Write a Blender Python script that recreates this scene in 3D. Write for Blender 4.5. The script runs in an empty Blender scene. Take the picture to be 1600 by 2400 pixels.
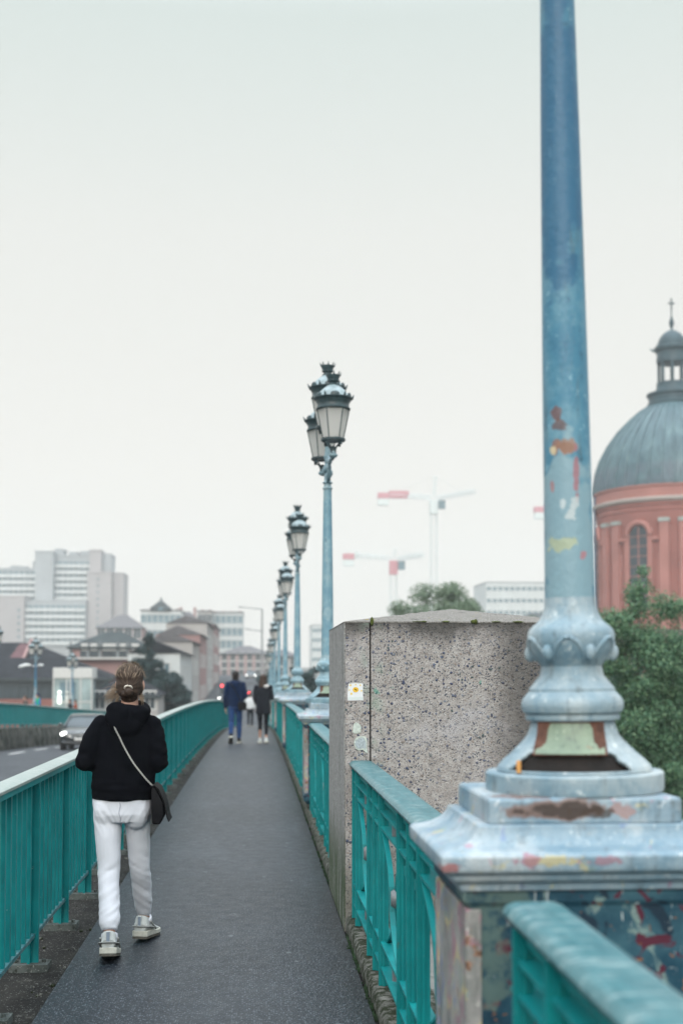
import bpy, bmesh, math, random
import numpy as np
from mathutils import Vector, Matrix, noise
from mathutils.bvhtree import BVHTree
R = math.radians
random.seed(7)
rng = np.random.default_rng(7)
S = bpy.context.scene
C = S.collection

# ------------------------------------------------------------------ camera
YAW, PIT, FPX, SHY = R(3.95), R(2.5), 2900.0, 253.0
EYE = Vector((0, 0, 1.6))
cam_d = bpy.data.cameras.new("camera")
cam = bpy.data.objects.new("camera", cam_d)
C.objects.link(cam)
cam.location = EYE
cam.rotation_euler = (R(90) + PIT, 0, -YAW)
cam_d.lens = 43.5
cam_d.sensor_width = 36
cam_d.shift_y = SHY / 2400
cam_d.clip_end = 6000
cam_d.clip_start = 0.05
cam_d.dof.use_dof = True
cam_d.dof.focus_distance = 6.9
cam_d.dof.aperture_fstop = 2.0
S.camera = cam
S.render.resolution_x, S.render.resolution_y = 682, 1024
S.view_settings.view_transform = 'Standard'
S.view_settings.look = 'None'
S.view_settings.exposure = 0.72
S.view_settings.gamma = 1.0
S.cycles.use_denoising = True
S.cycles.max_bounces = 8
S.cycles.diffuse_bounces = 3
S.cycles.glossy_bounces = 3
S.cycles.transmission_bounces = 4
S.cycles.volume_bounces = 1
S.cycles.caustics_reflective = False
S.cycles.caustics_refractive = False

# ------------------------------------------------------------------ sky, sun
SUN_EL, SUN_AZ = 38, 205            # soft veiled sun, high behind the left shoulder
w = bpy.data.worlds.new("World")
S.world = w
w.use_nodes = True
wt = w.node_tree
wt.nodes.clear()
wo = wt.nodes.new("ShaderNodeOutputWorld")
bg = wt.nodes.new("ShaderNodeBackground")
sky = wt.nodes.new("ShaderNodeTexSky")
sky.sky_type = 'NISHITA'
sky.sun_disc = False
sky.sun_elevation = R(SUN_EL)
sky.sun_rotation = R(SUN_AZ)
sky.dust_density = 4.0
sky.air_density = 1.2
tc = wt.nodes.new("ShaderNodeTexCoord")
sep = wt.nodes.new("ShaderNodeSeparateXYZ")
wt.links.new(tc.outputs['Generated'], sep.inputs[0])
ramp = wt.nodes.new("ShaderNodeValToRGB")     # overcast veil: brighter towards the zenith
cr = ramp.color_ramp
cr.elements[0].position = 0.0
cr.elements[0].color = (.30, .31, .32, 1)
cr.elements[1].position = 1.0
cr.elements[1].color = (2.25, 2.45, 2.65, 1)
for p, c in ((.49, (.36, .37, .38)), (.502, (.545, .535, .505)), (.58, (.545, .535, .505)), (.67, (.51, .515, .49)),
             (.74, (.43, .475, .455)), (.82, (.85, .95, 1.02))):
    e = cr.elements.new(p)
    e.color = (*c, 1)
mr = wt.nodes.new("ShaderNodeMapRange")
mr.inputs[1].default_value, mr.inputs[2].default_value = -1, 1
wt.links.new(sep.outputs[2], mr.inputs[0])
wt.links.new(mr.outputs[0], ramp.inputs[0])
mrb = wt.nodes.new("ShaderNodeMapRange")       # the half of the sky behind the camera is brighter
mrb.interpolation_type = 'SMOOTHSTEP'
mrb.inputs[1].default_value, mrb.inputs[2].default_value = .75, -.4
mrb.inputs[3].default_value, mrb.inputs[4].default_value = 1.0, 1.0
wt.links.new(sep.outputs[1], mrb.inputs[0])
vm = wt.nodes.new("ShaderNodeVectorMath")
vm.operation = 'SCALE'
wt.links.new(ramp.outputs[0], vm.inputs[0])
wt.links.new(mrb.outputs[0], vm.inputs['Scale'])
sk = wt.nodes.new("ShaderNodeVectorMath")
sk.operation = 'MULTIPLY_ADD'
wt.links.new(sky.outputs[0], sk.inputs[0])
sk.inputs[1].default_value = (.045, .04, .034)
sk2 = wt.nodes.new("ShaderNodeVectorMath")
sk2.operation = 'SCALE'
sk2.inputs['Scale'].default_value = 10.0
wt.links.new(vm.outputs[0], sk2.inputs[0])
wt.links.new(sk2.outputs[0], sk.inputs[2])
wt.links.new(sk.outputs[0], bg.inputs[0])
bg.inputs[1].default_value = 0.096
wt.links.new(bg.outputs[0], wo.inputs[0])

sl = bpy.data.lights.new("sun", 'SUN')
sl.energy = 1.25
sl.angle = R(30)
sl.color = (1, .95, .88)
sun = bpy.data.objects.new("sun", sl)
C.objects.link(sun)
_d = Vector((-.14, -.86, .44))
sun.rotation_euler = _d.to_track_quat('Z', 'Y').to_euler()

# ------------------------------------------------------------------ helpers
FWD = Vector((math.sin(YAW) * math.cos(PIT), math.cos(YAW) * math.cos(PIT), math.sin(PIT)))
RGT = Vector((math.cos(YAW), -math.sin(YAW), 0))
UPV = RGT.cross(FWD)


def W(px, py, y):
    """the place in the world at distance y along the bridge seen in that direction"""
    d = FWD + RGT * ((px - 800) / FPX) + UPV * ((1200 - py + SHY) / FPX)
    return EYE + d * (y / d.y)


def X(px, y): return W(px, 1580, y).x
def Z(px, py, y): return W(px, py, y).z


def G(y):
    """height of the footway along the bridge: level, then falling away, the street rising again"""
    if y < 16: return 0.0
    if y < 56: return -.0005 * (y - 16) ** 2
    if y < 100: return -.8 - .04 * (y - 56)
    if y < 130: return -2.56
    return -2.56 + min(1.0, (y - 130) / 90) * 3.1 + max(0, y - 220) * .02


def RO(y):
    """drop from footway to carriageway"""
    t = min(1, max(0, (y - 72) / 25))
    return -.86 + .74 * t * t * (3 - 2 * t)


class MB:
    def __init__(s): s.v = []; s.f = []

    def add(s, vs, fs):
        o = len(s.v)
        s.v += [tuple(v) for v in vs]
        s.f += [tuple(i + o for i in f) for f in fs]
        return s

    def box(s, x0, x1, y0, y1, z0, z1, M=None):
        vs = [Vector((x, y, z)) for z in (z0, z1) for y in (y0, y1) for x in (x0, x1)]
        if M is not None: vs = [M @ v for v in vs]
        return s.add(vs, [(0, 2, 3, 1), (4, 5, 7, 6), (0, 1, 5, 4), (2, 6, 7, 3), (0, 4, 6, 2), (1, 3, 7, 5)])

    def loft(s, rings, cap=True, wrap=True):
        n = len(rings[0])
        vs = [v for r in rings for v in r]
        fs = []
        for k in range(len(rings) - 1):
            for i in range(n if wrap else n - 1):
                j = (i + 1) % n
                fs.append((k * n + i, k * n + j, (k + 1) * n + j, (k + 1) * n + i))
        if cap:
            fs.append(tuple(range(n - 1, -1, -1)))
            fs.append(tuple((len(rings) - 1) * n + i for i in range(n)))
        return s.add(vs, fs)

    def tube(s, pts, rad, n=12, cap=True, side=(1, 0, 0)):
        pts = [Vector(p) for p in pts]
        m = len(pts)
        if not isinstance(rad, (list, tuple)): rad = [rad] * m
        rings = []
        for i, p in enumerate(pts):
            t = (pts[min(i + 1, m - 1)] - pts[max(i - 1, 0)]).normalized()
            sd = Vector(side)
            a = sd - t * sd.dot(t)
            if a.length < .2:
                sd = Vector((0, 1, 0))
                a = sd - t * sd.dot(t)
            a.normalize()
            b = t.cross(a)
            r = rad[i]
            ra, rb = r if isinstance(r, (list, tuple)) else (r, r)
            rings.append([p + a * (ra * math.cos(2 * math.pi * k / n)) + b * (rb * math.sin(2 * math.pi * k / n)) for k in range(n)])
        return s.loft(rings, cap)

    def lathe(s, prof, n=32, cx=0, cy=0, cap=True, M=None):
        rings = [[Vector((cx + r * math.cos(2 * math.pi * k / n), cy + r * math.sin(2 * math.pi * k / n), z)) for k in range(n)] for r, z in prof]
        if M is not None: rings = [[M @ v for v in r] for r in rings]
        return s.loft(rings, cap)

    def rect(s, prof, cx=0, cy=0, cap=True):
        rings = [[Vector((cx + sx * hx, cy + sy * hy, z)) for sx, sy in ((-1, -1), (1, -1), (1, 1), (-1, 1))] for hx, hy, z in prof]
        return s.loft(rings, cap)

    def ell(s, c, r, n=16, m=10, M=None):
        c = Vector(c)
        rings = []
        for j in range(m + 1):
            a = -math.pi / 2 + math.pi * (j + .15 if j == 0 else (j - .15 if j == m else j)) / m
            rings.append([Vector((r[0] * math.cos(a) * math.cos(2 * math.pi * k / n), r[1] * math.cos(a) * math.sin(2 * math.pi * k / n), r[2] * math.sin(a))) for k in range(n)])
        rings = [[c + (M @ v if M is not None else v) for v in q] for q in rings]
        return s.loft(rings)

    def prism(s, poly, y0, y1):
        """poly of (x, z), extruded from y0 to y1"""
        n = len(poly)
        vs = [(x, y0, z) for x, z in poly] + [(x, y1, z) for x, z in poly]
        fs = [tuple(range(n)), tuple(range(2 * n - 1, n - 1, -1))]
        fs += [(i, i + n, (i + 1) % n + n, (i + 1) % n) for i in range(n)]
        return s.add(vs, fs)

    def mesh(s, name):
        me = bpy.data.meshes.new(name)
        me.from_pydata(s.v, [], s.f)
        bm = bmesh.new()
        bm.from_mesh(me)
        bmesh.ops.recalc_face_normals(bm, faces=bm.faces)
        bm.to_mesh(me)
        bm.free()
        return me

    def build(s, name, m, parent=None, smooth=0, bevel=0, loc=None):
        return link(name, s.mesh(name), m, parent, smooth, bevel, loc)


def link(name, me, m, parent=None, smooth=0, bevel=0, loc=None):
    o = bpy.data.objects.new(name, me)
    C.objects.link(o)
    if m is not None and not me.materials: me.materials.append(m)
    if parent is not None: o.parent = parent
    if loc is not None: o.location = loc
    if smooth:
        me.polygons.foreach_set('use_smooth', [True] * len(me.polygons))
        if smooth < 180: me.set_sharp_from_angle(angle=R(smooth))
    if bevel:
        b = o.modifiers.new("bevel", 'BEVEL')
        b.width = bevel
        b.segments = 2
        b.limit_method = 'ANGLE'
        b.angle_limit = R(40)
        b.harden_normals = False
    return o


def tag(o, label=None, cat=None, group=None, kind=None):
    if label: o['label'] = label
    if cat: o['category'] = cat
    if group: o['group'] = group
    if kind: o['kind'] = kind
    return o


def thing(name, label, cat, loc=(0, 0, 0), rz=0, group=None):
    o = bpy.data.objects.new(name, None)
    o.empty_display_size = .2
    C.objects.link(o)
    o.location = loc
    o.rotation_euler = (0, 0, rz)
    return tag(o, label, cat, group)


KIDS = {}


def copy_tree(o, parent=None):
    c = o.copy()
    C.objects.link(c)
    if parent is not None: c.parent = parent
    for ch in list(o.children): copy_tree(ch, c)
    return c


def sweep(name, section, y0, y1, m, off=lambda y: 0.0, step=1.0, parent=None, closed=False, smooth=0, kind='structure'):
    n = max(1, int(round((y1 - y0) / step)))
    rings = []
    for i in range(n + 1):
        y = y0 + (y1 - y0) * i / n
        g = G(y) + off(y)
        rings.append([(x, y, z + g) for x, z in section])
    mb = MB()
    mb.loft(rings, cap=closed, wrap=closed)
    o = mb.build(name, m, parent, smooth)
    if not closed:
        bm = bmesh.new(); bm.from_mesh(o.data)
        if sum(f.normal.z for f in bm.faces) < 0: bmesh.ops.reverse_faces(bm, faces=bm.faces)
        bm.to_mesh(o.data); bm.free()
    if parent is None and kind: o['kind'] = kind
    return o


# ------------------------------------------------------------------ materials
class NT:
    def __init__(s, name):
        s.m = bpy.data.materials.new(name)
        s.m.use_nodes = True
        s.t = s.m.node_tree
        s.p = s.t.nodes['Principled BSDF']
        s._tc = None

    def n(s, typ, **kw):
        x = s.t.nodes.new(typ)
        for k, v in kw.items(): setattr(x, k, v)
        return x

    def l(s, a, b): s.t.links.new(a, b)

    def set(s, inp, v):
        if hasattr(v, 'node'): s.l(v, inp)
        elif isinstance(v, (tuple, list)) and len(v) == 3 and inp.type == 'RGBA': inp.default_value = (*v, 1)
        else: inp.default_value = v

    def obj(s, scale=None, geo=False):
        if geo:
            v = s.n("ShaderNodeNewGeometry").outputs['Position']
        else:
            if s._tc is None: s._tc = s.n("ShaderNodeTexCoord")
            v = s._tc.outputs['Object']
        if scale is not None:
            mp = s.n("ShaderNodeVectorMath", operation='MULTIPLY')
            s.l(v, mp.inputs[0])
            mp.inputs[1].default_value = scale
            v = mp.outputs[0]
        return v

    def noise(s, scale, detail=4, rough=.55, vec=None, out='Fac', dist=0):
        x = s.n("ShaderNodeTexNoise")
        x.inputs['Scale'].default_value = scale
        x.inputs['Detail'].default_value = detail
        x.inputs['Roughness'].default_value = rough
        x.inputs['Distortion'].default_value = dist
        s.l(vec if vec is not None else s.obj(), x.inputs['Vector'])
        return x.outputs[out]

    def voro(s, scale, vec=None, feature='F1', out='Distance', rand=1.0):
        x = s.n("ShaderNodeTexVoronoi", feature=feature)
        x.inputs['Scale'].default_value = scale
        x.inputs['Randomness'].default_value = rand
        s.l(vec if vec is not None else s.obj(), x.inputs['Vector'])
        return x.outputs[out]

    def step(s, v, a, b, lo=0.0, hi=1.0):
        x = s.n("ShaderNodeMapRange")
        x.interpolation_type = 'SMOOTHSTEP'
        s.l(v, x.inputs[0])
        x.inputs[1].default_value, x.inputs[2].default_value = a, b
        x.inputs[3].default_value, x.inputs[4].default_value = lo, hi
        return x.outputs[0]

    def ramp(s, v, els, interp='LINEAR'):
        x = s.n("ShaderNodeValToRGB")
        cr = x.color_ramp
        cr.interpolation = interp
        while len(cr.elements) < len(els): cr.elements.new(.5)
        for e, (p, c) in zip(cr.elements, els):
            e.position = p
            e.color = (*c, 1)
        s.l(v, x.inputs[0])
        return x.outputs[0]

    def mix(s, f, a, b, mode='MIX'):
        x = s.n("ShaderNodeMix", data_type='RGBA', blend_type=mode)
        s.set(x.inputs[0], f)
        s.set(x.inputs[6], a)
        s.set(x.inputs[7], b)
        return x.outputs[2]

    def math(s, op, a, b=0.0, clamp=False):
        x = s.n("ShaderNodeMath", operation=op)
        x.use_clamp = clamp
        s.set(x.inputs[0], a)
        s.set(x.inputs[1], b)
        return x.outputs[0]

    def sepz(s, vec=None, axis=2):
        x = s.n("ShaderNodeSeparateXYZ")
        s.l(vec if vec is not None else s.obj(), x.inputs[0])
        return x.outputs[axis]

    def spot(s, c, r, rag=.5, nscale=30, geo=False):
        """mask of a ragged patch at c with radii r"""
        v = s.obj(geo=geo)
        a = s.n("ShaderNodeVectorMath", operation='SUBTRACT')
        s.l(v, a.inputs[0]); a.inputs[1].default_value = c
        b = s.n("ShaderNodeVectorMath", operation='DIVIDE')
        s.l(a.outputs[0], b.inputs[0]); b.inputs[1].default_value = r
        ln = s.n("ShaderNodeVectorMath", operation='LENGTH')
        s.l(b.outputs[0], ln.inputs[0])
        nz = s.math('MULTIPLY', s.math('SUBTRACT', s.noise(nscale, 3, vec=v), .5), rag * 4)
        return s.step(s.math('ADD', ln.outputs['Value'], nz), 1.08, .82)

    def bump(s, h, strength=.4, dist=.01, prev=None):
        x = s.n("ShaderNodeBump")
        x.inputs['Strength'].default_value = strength
        x.inputs['Distance'].default_value = dist
        s.l(h, x.inputs['Height'])
        if prev is not None: s.l(prev, x.inputs['Normal'])
        return x.outputs[0]

    def out(s, color, rough=.6, metal=0, normal=None, spec=.5, emit=None, es=0, alpha=None, sheen=0):
        s.set(s.p.inputs['Base Color'], color)
        s.set(s.p.inputs['Roughness'], rough)
        s.set(s.p.inputs['Metallic'], metal)
        s.p.inputs['Specular IOR Level'].default_value = spec
        if normal is not None: s.l(normal, s.p.inputs['Normal'])
        if emit is not None:
            s.set(s.p.inputs['Emission Color'], emit)
            s.p.inputs['Emission Strength'].default_value = es
        if sheen: s.p.inputs['Sheen Weight'].default_value = sheen
        return s.m


def simple(name, col, rough=.6, var=.18, scale=8, metal=0, bump=0, spec=.5, bs=60, geo=False):
    t = NT(name)
    v = t.obj(geo=geo)
    f = t.noise(scale, 4, vec=v)
    dark = tuple(c * (1 - var) for c in col)
    lite = tuple(min(1, c * (1 + var)) for c in col)
    c = t.ramp(f, [(.3, dark), (.7, lite)])
    nrm = t.bump(t.noise(bs, 3, vec=v), bump, .01) if bump else None
    return t.out(c, rough, metal, nrm, spec)


def emitter(name, col, s):
    t = NT(name)
    return t.out(col, .5, emit=col, es=s)

# --- the bridge's own materials
def m_asphalt():
    t = NT("footway_asphalt")
    v = t.obj()
    vs = t.obj((1, .55, 1))
    big = t.noise(1.1, 5, .6, vec=vs)
    mid = t.noise(9, 4, .6, vec=v)
    base = t.ramp(big, [(.3, (.004, .008, .013)), (.55, (.010, .015, .022)), (.75, (.026, .034, .043))])
    base = t.mix(t.math('MULTIPLY', t.step(mid, .5, .75), .35), base, (.009, .013, .019))
    edge = t.math('ADD', t.sepz(axis=0), t.math('MULTIPLY', t.noise(3.5, 5, .7), .5))
    base = t.mix(t.math('MULTIPLY', t.step(edge, .62, .78), .75), base, (.007, .009, .011))
    ck = t.voro(1.3, vec=t.obj((1, .8, 1)), feature='DISTANCE_TO_EDGE')
    ckn = t.math('ADD', ck, t.math('MULTIPLY', t.math('SUBTRACT', t.noise(14, 4, .7), .5), .06))
    ckm = t.math('MULTIPLY', t.step(t.math('ABSOLUTE', ckn), .009, .003), t.step(t.noise(.9, 3), .52, .60))
    base = t.mix(t.math('MULTIPLY', ckm, .8), base, (.005, .007, .009))
    grit = t.voro(86, vec=v)
    col = t.voro(86, vec=v, out='Color')
    pick = t.sepz(col, 0)
    lite = t.math('MULTIPLY', t.step(grit, .46, .25), t.step(pick, .55, .72))
    base = t.mix(t.math('MULTIPLY', lite, .8), base, (.15, .175, .20))
    dk = t.math('MULTIPLY', t.step(grit, .45, .3), t.step(pick, .3, .2))
    base = t.mix(t.math('MULTIPLY', dk, .55), base, (.006, .008, .011))
    sp = t.voro(6.5, vec=t.obj((1, .7, 1)))
    pk = t.sepz(t.voro(6.5, vec=t.obj((1, .7, 1)), out='Color'), 1)
    gum = t.math('MULTIPLY', t.step(sp, .13, .09), t.step(pk, .62, .66))
    base = t.mix(t.math('MULTIPLY', gum, .6), base, (.15, .17, .18))
    gum2 = t.math('MULTIPLY', t.step(sp, .16, .10), t.step(pk, .34, .30))
    base = t.mix(t.math('MULTIPLY', gum2, .75), base, (.005, .006, .009))
    h = t.math('ADD', t.math('MULTIPLY', grit, -.5), t.math('MULTIPLY', t.noise(60, 4, vec=v), .8))
    nrm = t.bump(h, .6, .006)
    ro = t.math('ADD', t.math('MULTIPLY', mid, .25), .34)
    return t.out(base, ro, 0, nrm, .45)


def m_teal(name="teal_paint", a=(.0008, .16, .17), b=(.002, .25, .255)):
    t = NT(name)
    v = t.obj(geo=True)
    f = t.noise(5, 5, .6, vec=v)
    c = t.ramp(f, [(.3, a), (.7, b)])
    ch = t.step(t.noise(38, 4, .65, vec=v), .70, .76)
    c = t.mix(t.math('MULTIPLY', ch, .7), c, (.30, .44, .42))
    dirt = t.step(t.noise(14, 5, .7, vec=t.obj((1, 1, .3), geo=True)), .60, .78)
    c = t.mix(t.math('MULTIPLY', dirt, .45), c, (.02, .07, .07))
    ru = t.noise(21, 6, .75, vec=t.obj((1, 1, .5), geo=True))
    c = t.mix(t.math('MULTIPLY', t.step(ru, .69, .72), .8), c, (.13, .06, .03))
    n = t.bump(t.math('ADD', t.noise(70, 3, vec=v), ru), .2, .004)
    return t.out(c, t.math('ADD', t.math('MULTIPLY', f, .25), .34), 0, n, .3)


def m_handrail(name, a, b, wear_sheen):
    t = NT(name)
    v = t.obj(geo=True)
    f = t.noise(9, 5, .65, vec=t.obj((6, 1, 1), geo=True))
    c = t.ramp(f, [(.3, a), (.7, b)])
    ch = t.step(t.noise(26, 5, .7, vec=t.obj((.35, 1.5, 1), geo=True)), .50, .66)
    c = t.mix(t.math('MULTIPLY', ch, .7), c, wear_sheen)
    n = t.bump(t.noise(50, 3, vec=v), .15, .004)
    return t.out(c, t.math('ADD', t.math('MULTIPLY', f, .3), .24), 0, n, .6)


def m_stone(name, a, b, moss, scale=6, mossf=(.5, .66)):
    t = NT(name)
    v = t.obj(geo=True)
    c = t.ramp(t.noise(scale, 6, .65, vec=v), [(.3, a), (.7, b)])
    c = t.mix(t.step(t.noise(scale * 1.7, 5, .7, vec=v), *mossf), c, moss)
    g = t.noise(90, 3, .6, vec=v)
    c = t.mix(t.math('MULTIPLY', t.step(g, .6, .7), .5), c, (.42, .42, .40))
    n = t.bump(t.noise(60, 5, .7, vec=v), .5, .008)
    return t.out(c, .9, 0, n, .2)


def m_pebble():
    """exposed river-gravel concrete of the big pier"""
    t = NT("pebble_concrete")
    v = t.obj()
    base = t.ramp(t.noise(16, 6, .7), [(.3, (.24, .215, .198)), (.5, (.365, .335, .315)), (.72, (.50, .475, .455))])
    grn = t.noise(170, 3, .6)
    base = t.mix(t.math('MULTIPLY', t.step(grn, .57, .72), .75), base, (.66, .63, .61))
    base = t.mix(t.math('MULTIPLY', t.step(grn, .45, .30), .75), base, (.08, .07, .07))
    hs = []
    wv = t.n("ShaderNodeVectorMath", operation='ADD')
    t.l(v, wv.inputs[0])
    ws = t.n("ShaderNodeVectorMath", operation='SCALE')
    t.l(t.noise(9, 2, out='Color'), ws.inputs[0]); ws.inputs['Scale'].default_value = .05
    t.l(ws.outputs[0], wv.inputs[1])
    for sc, keep, cols, off in ((92, (.30, .34), ((.05, .065, .09), (.10, .12, .15), (.19, .19, .20), (.46, .43, .41), (.31, .25, .21), (.12, .14, .17), (.55, .52, .51)), .37),
                                (42, (.56, .58), ((.06, .08, .14), (.09, .12, .19), (.20, .23, .28), (.05, .09, .095), (.40, .39, .40), (.045, .06, .12), (.25, .22, .20)), .30)):
        d = t.voro(sc, vec=wv.outputs[0])
        cc = t.voro(sc, vec=wv.outputs[0], out='Color')
        k = t.math('MULTIPLY', t.step(t.sepz(cc, 0), *keep), t.step(t.noise(2.6, 3, .6), .33, .52, .5, 1.0))
        m = t.math('MULTIPLY', t.step(d, off + .09, off), k)
        pc = t.ramp(t.sepz(cc, 1), [(i / 7, c) for i, c in enumerate(cols)], 'CONSTANT')
        base = t.mix(t.math('MULTIPLY', m, .92), base, pc)
        hs.append(t.math('MULTIPLY', m, t.math('SUBTRACT', .6, d)))
    pale = t.step(t.noise(3.2, 5, .62), .50, .72)
    base = t.mix(t.math('MULTIPLY', pale, .5), base, (.43, .42, .44))
    # soot below the coping and down one side: an old stain with a ragged edge
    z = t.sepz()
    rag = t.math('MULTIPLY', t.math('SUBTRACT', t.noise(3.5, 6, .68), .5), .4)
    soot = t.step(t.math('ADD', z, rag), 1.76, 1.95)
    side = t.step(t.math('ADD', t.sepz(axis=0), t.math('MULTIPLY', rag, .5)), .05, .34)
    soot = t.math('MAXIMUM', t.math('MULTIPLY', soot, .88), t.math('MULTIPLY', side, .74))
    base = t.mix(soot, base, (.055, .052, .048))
    gr = t.math('MULTIPLY', t.step(t.noise(11, 3, .6), .64, .70), t.spot((-.27, -.8, 1.55), (.42, .3, .15), .3, 8))
    base = t.mix(t.math('MULTIPLY', gr, .75), base, (.07, .30, .22))
    gj = t.math('MULTIPLY', t.step(t.math('ABSOLUTE', t.math('ADD', t.sepz(axis=0), .635)), .10, .02), t.step(t.noise(7, 4, vec=v), .45, .62))
    base = t.mix(t.math('MULTIPLY', gj, .5), base, (.27, .36, .29))
    low = t.step(t.math('ADD', z, rag), .55, .1)
    base = t.mix(t.math('MULTIPLY', low, .6), base, (.09, .10, .07))
    h = t.math('ADD', t.math('ADD', hs[0], t.math('MULTIPLY', hs[1], 1.4)), t.math('MULTIPLY', grn, .35))
    n = t.bump(h, .9, .012)
    return t.out(base, .8, 0, n, .35)


def m_combed():
    """bush-hammered side of the pier, with algae low down"""
    t = NT("combed_concrete")
    st = t.noise(34, 5, .7, vec=t.obj((3, 3, .42)))
    fine = t.noise(120, 3, .7, vec=t.obj((1, 1, .55)))
    c = t.ramp(st, [(.28, (.08, .08, .08)), (.5, (.27, .262, .25)), (.72, (.47, .455, .435))])
    c = t.mix(t.math('MULTIPLY', t.step(fine, .48, .62), .6), c, (.56, .56, .55))
    c = t.mix(t.math('MULTIPLY', t.step(fine, .46, .34), .6), c, (.09, .09, .095))
    z = t.sepz()
    rag = t.math('MULTIPLY', t.math('SUBTRACT', t.noise(5, 5, .65, vec=t.obj((2, 2, .5))), .5), .6)
    al = t.math('MULTIPLY', t.step(t.math('ADD', z, rag), .72, .25), t.step(t.noise(9, 4, vec=t.obj((1, 2.5, .2))), .33, .50))
    c = t.mix(t.math('MULTIPLY', al, .9), c, (.035, .07, .018))
    dk = t.step(t.noise(4, 5, .65, vec=t.obj((1, 2, .35))), .52, .72)
    c = t.mix(t.math('MULTIPLY', dk, .5), c, (.10, .10, .10))
    n = t.bump(t.math('ADD', st, fine), .8, .012)
    return t.out(c, .9, 0, n, .3)


def m_coping():
    t = NT("coping_concrete")
    g = t.noise(95, 4, .7)
    c = t.ramp(g, [(.3, (.09, .085, .08)), (.5, (.24, .225, .205)), (.7, (.42, .40, .37))])
    c = t.mix(t.step(t.noise(7, 5, .7), .60, .68), c, (.10, .095, .085))
    c = t.mix(t.step(t.noise(16, 4, .6), .66, .71), c, (.33, .26, .03))
    return t.out(c, .95, 0, t.bump(g, .9, .015), .2)


def m_lamp_paint(name, base, lite, dark, spots=(), rust=.70, graf=.0):
    """old pale blue enamel: weathered, chipped, rusting"""
    t = NT(name)
    v = t.obj()
    f = t.noise(6, 6, .65, vec=t.obj((1, 1, .55)))
    c = t.ramp(f, [(.28, dark), (.5, base), (.72, lite)])
    c = t.mix(t.math('MULTIPLY', t.step(t.noise(19, 5, .7), .52, .70), .5), c, lite)
    c = t.mix(t.math('MULTIPLY', t.step(t.noise(11, 4, .7, vec=t.obj((1.6, 1.6, .35))), .58, .76), .45), c, dark)
    if graf:
        gc = t.ramp(t.sepz(t.noise(7, 1, vec=v, out='Color'), 0), [(0, (.35, .07, .16)), (.42, (.45, .12, .2)), (.48, (.62, .50, .16)), (.54, (.25, .34, .3)), (.6, (.14, .2, .4))], 'CONSTANT')
        gm = t.step(t.noise(16, 3, .6, dist=.8), .63 - graf, .67 - graf)
        c = t.mix(t.math('MULTIPLY', gm, .45), c, gc)
    cn = t.noise(30, 6, .78, vec=t.obj((1, 1, .7)))
    c = t.mix(t.math('MULTIPLY', t.step(cn, .615, .63), .7), c, tuple(min(1, q * 1.25 + .08) for q in lite))
    c = t.mix(t.math('MULTIPLY', t.step(cn, .385, .37), .6), c, tuple(q * .55 for q in dark))
    gr = t.noise(16, 6, .75, vec=t.obj((1.5, 1.5, .22)))
    c = t.mix(t.math('MULTIPLY', t.step(gr, .53, .72), .75), c, (.075, .09, .085))
    rn = t.noise(8.5, 6, .72)
    c = t.mix(t.step(rn, rust, rust + .03), c, (.32, .17, .10))
    c = t.mix(t.step(rn, rust + .025, rust + .05), c, (.075, .032, .018))
    for sc, sr, col, rag in spots:
        m = t.spot(sc, sr, rag, 38 if max(sr) < .1 else 16)
        c = t.mix(t.math('MULTIPLY', m, .78), c, col)
    n = t.bump(t.math('ADD', t.noise(60, 4, .6), t.math('ADD', t.math('MULTIPLY', rn, .8), cn)), .45, .006)
    return t.out(c, t.math('ADD', t.math('MULTIPLY', f, .3), .30), 0, n, .5)


def m_graffiti():
    """pedestal panel buried under years of tags: layered strokes of old paint"""
    t = NT("graffiti_paint")
    v = t.obj(geo=True)
    c = t.ramp(t.noise(5, 4, .6, vec=v), [(.3, (.007, .030, .052)), (.5, (.014, .058, .09)), (.68, (.045, .12, .155))])
    c = t.mix(t.step(t.noise(7, 4, .6, vec=t.obj((1, 1, .7), geo=True), dist=1.2), .58, .64), c, (.17, .25, .24))
    c = t.mix(t.step(t.noise(10, 3, .55, vec=v, dist=1.6), .60, .64), c, (.085, .018, .035))
    c = t.mix(t.step(t.noise(13, 2, .5, vec=v, dist=2.2), .675, .695), c, (.22, .10, .045))
    c = t.mix(t.step(t.noise(6.5, 3, .5, vec=v, dist=1.5), .63, .66), c, (.012, .03, .05))
    st = t.noise(15, 3, .6, vec=t.obj((2.2, 1, .5), geo=True), dist=1.0)
    c = t.mix(t.math('MULTIPLY', t.step(st, .665, .70), .85), c, (.52, .58, .58))
    pg = t.spot((.60, 3.25, .93), (.13, .12, .22), .8, 9, geo=True)
    c = t.mix(t.math('MULTIPLY', t.math('MULTIPLY', pg, .65), t.step(t.noise(19, 5, .7, vec=v), .34, .55)), c, (.12, .18, .155))
    st2 = t.noise(34, 4, .7, vec=t.obj((1.6, 1, 1), geo=True), dist=1.4)
    c = t.mix(t.math('MULTIPLY', t.step(st2, .66, .70), .7), c, (.34, .40, .41))
    n = t.bump(t.noise(40, 4, vec=v), .3, .006)
    return t.out(c, .5, 0, n, .25)


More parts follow.
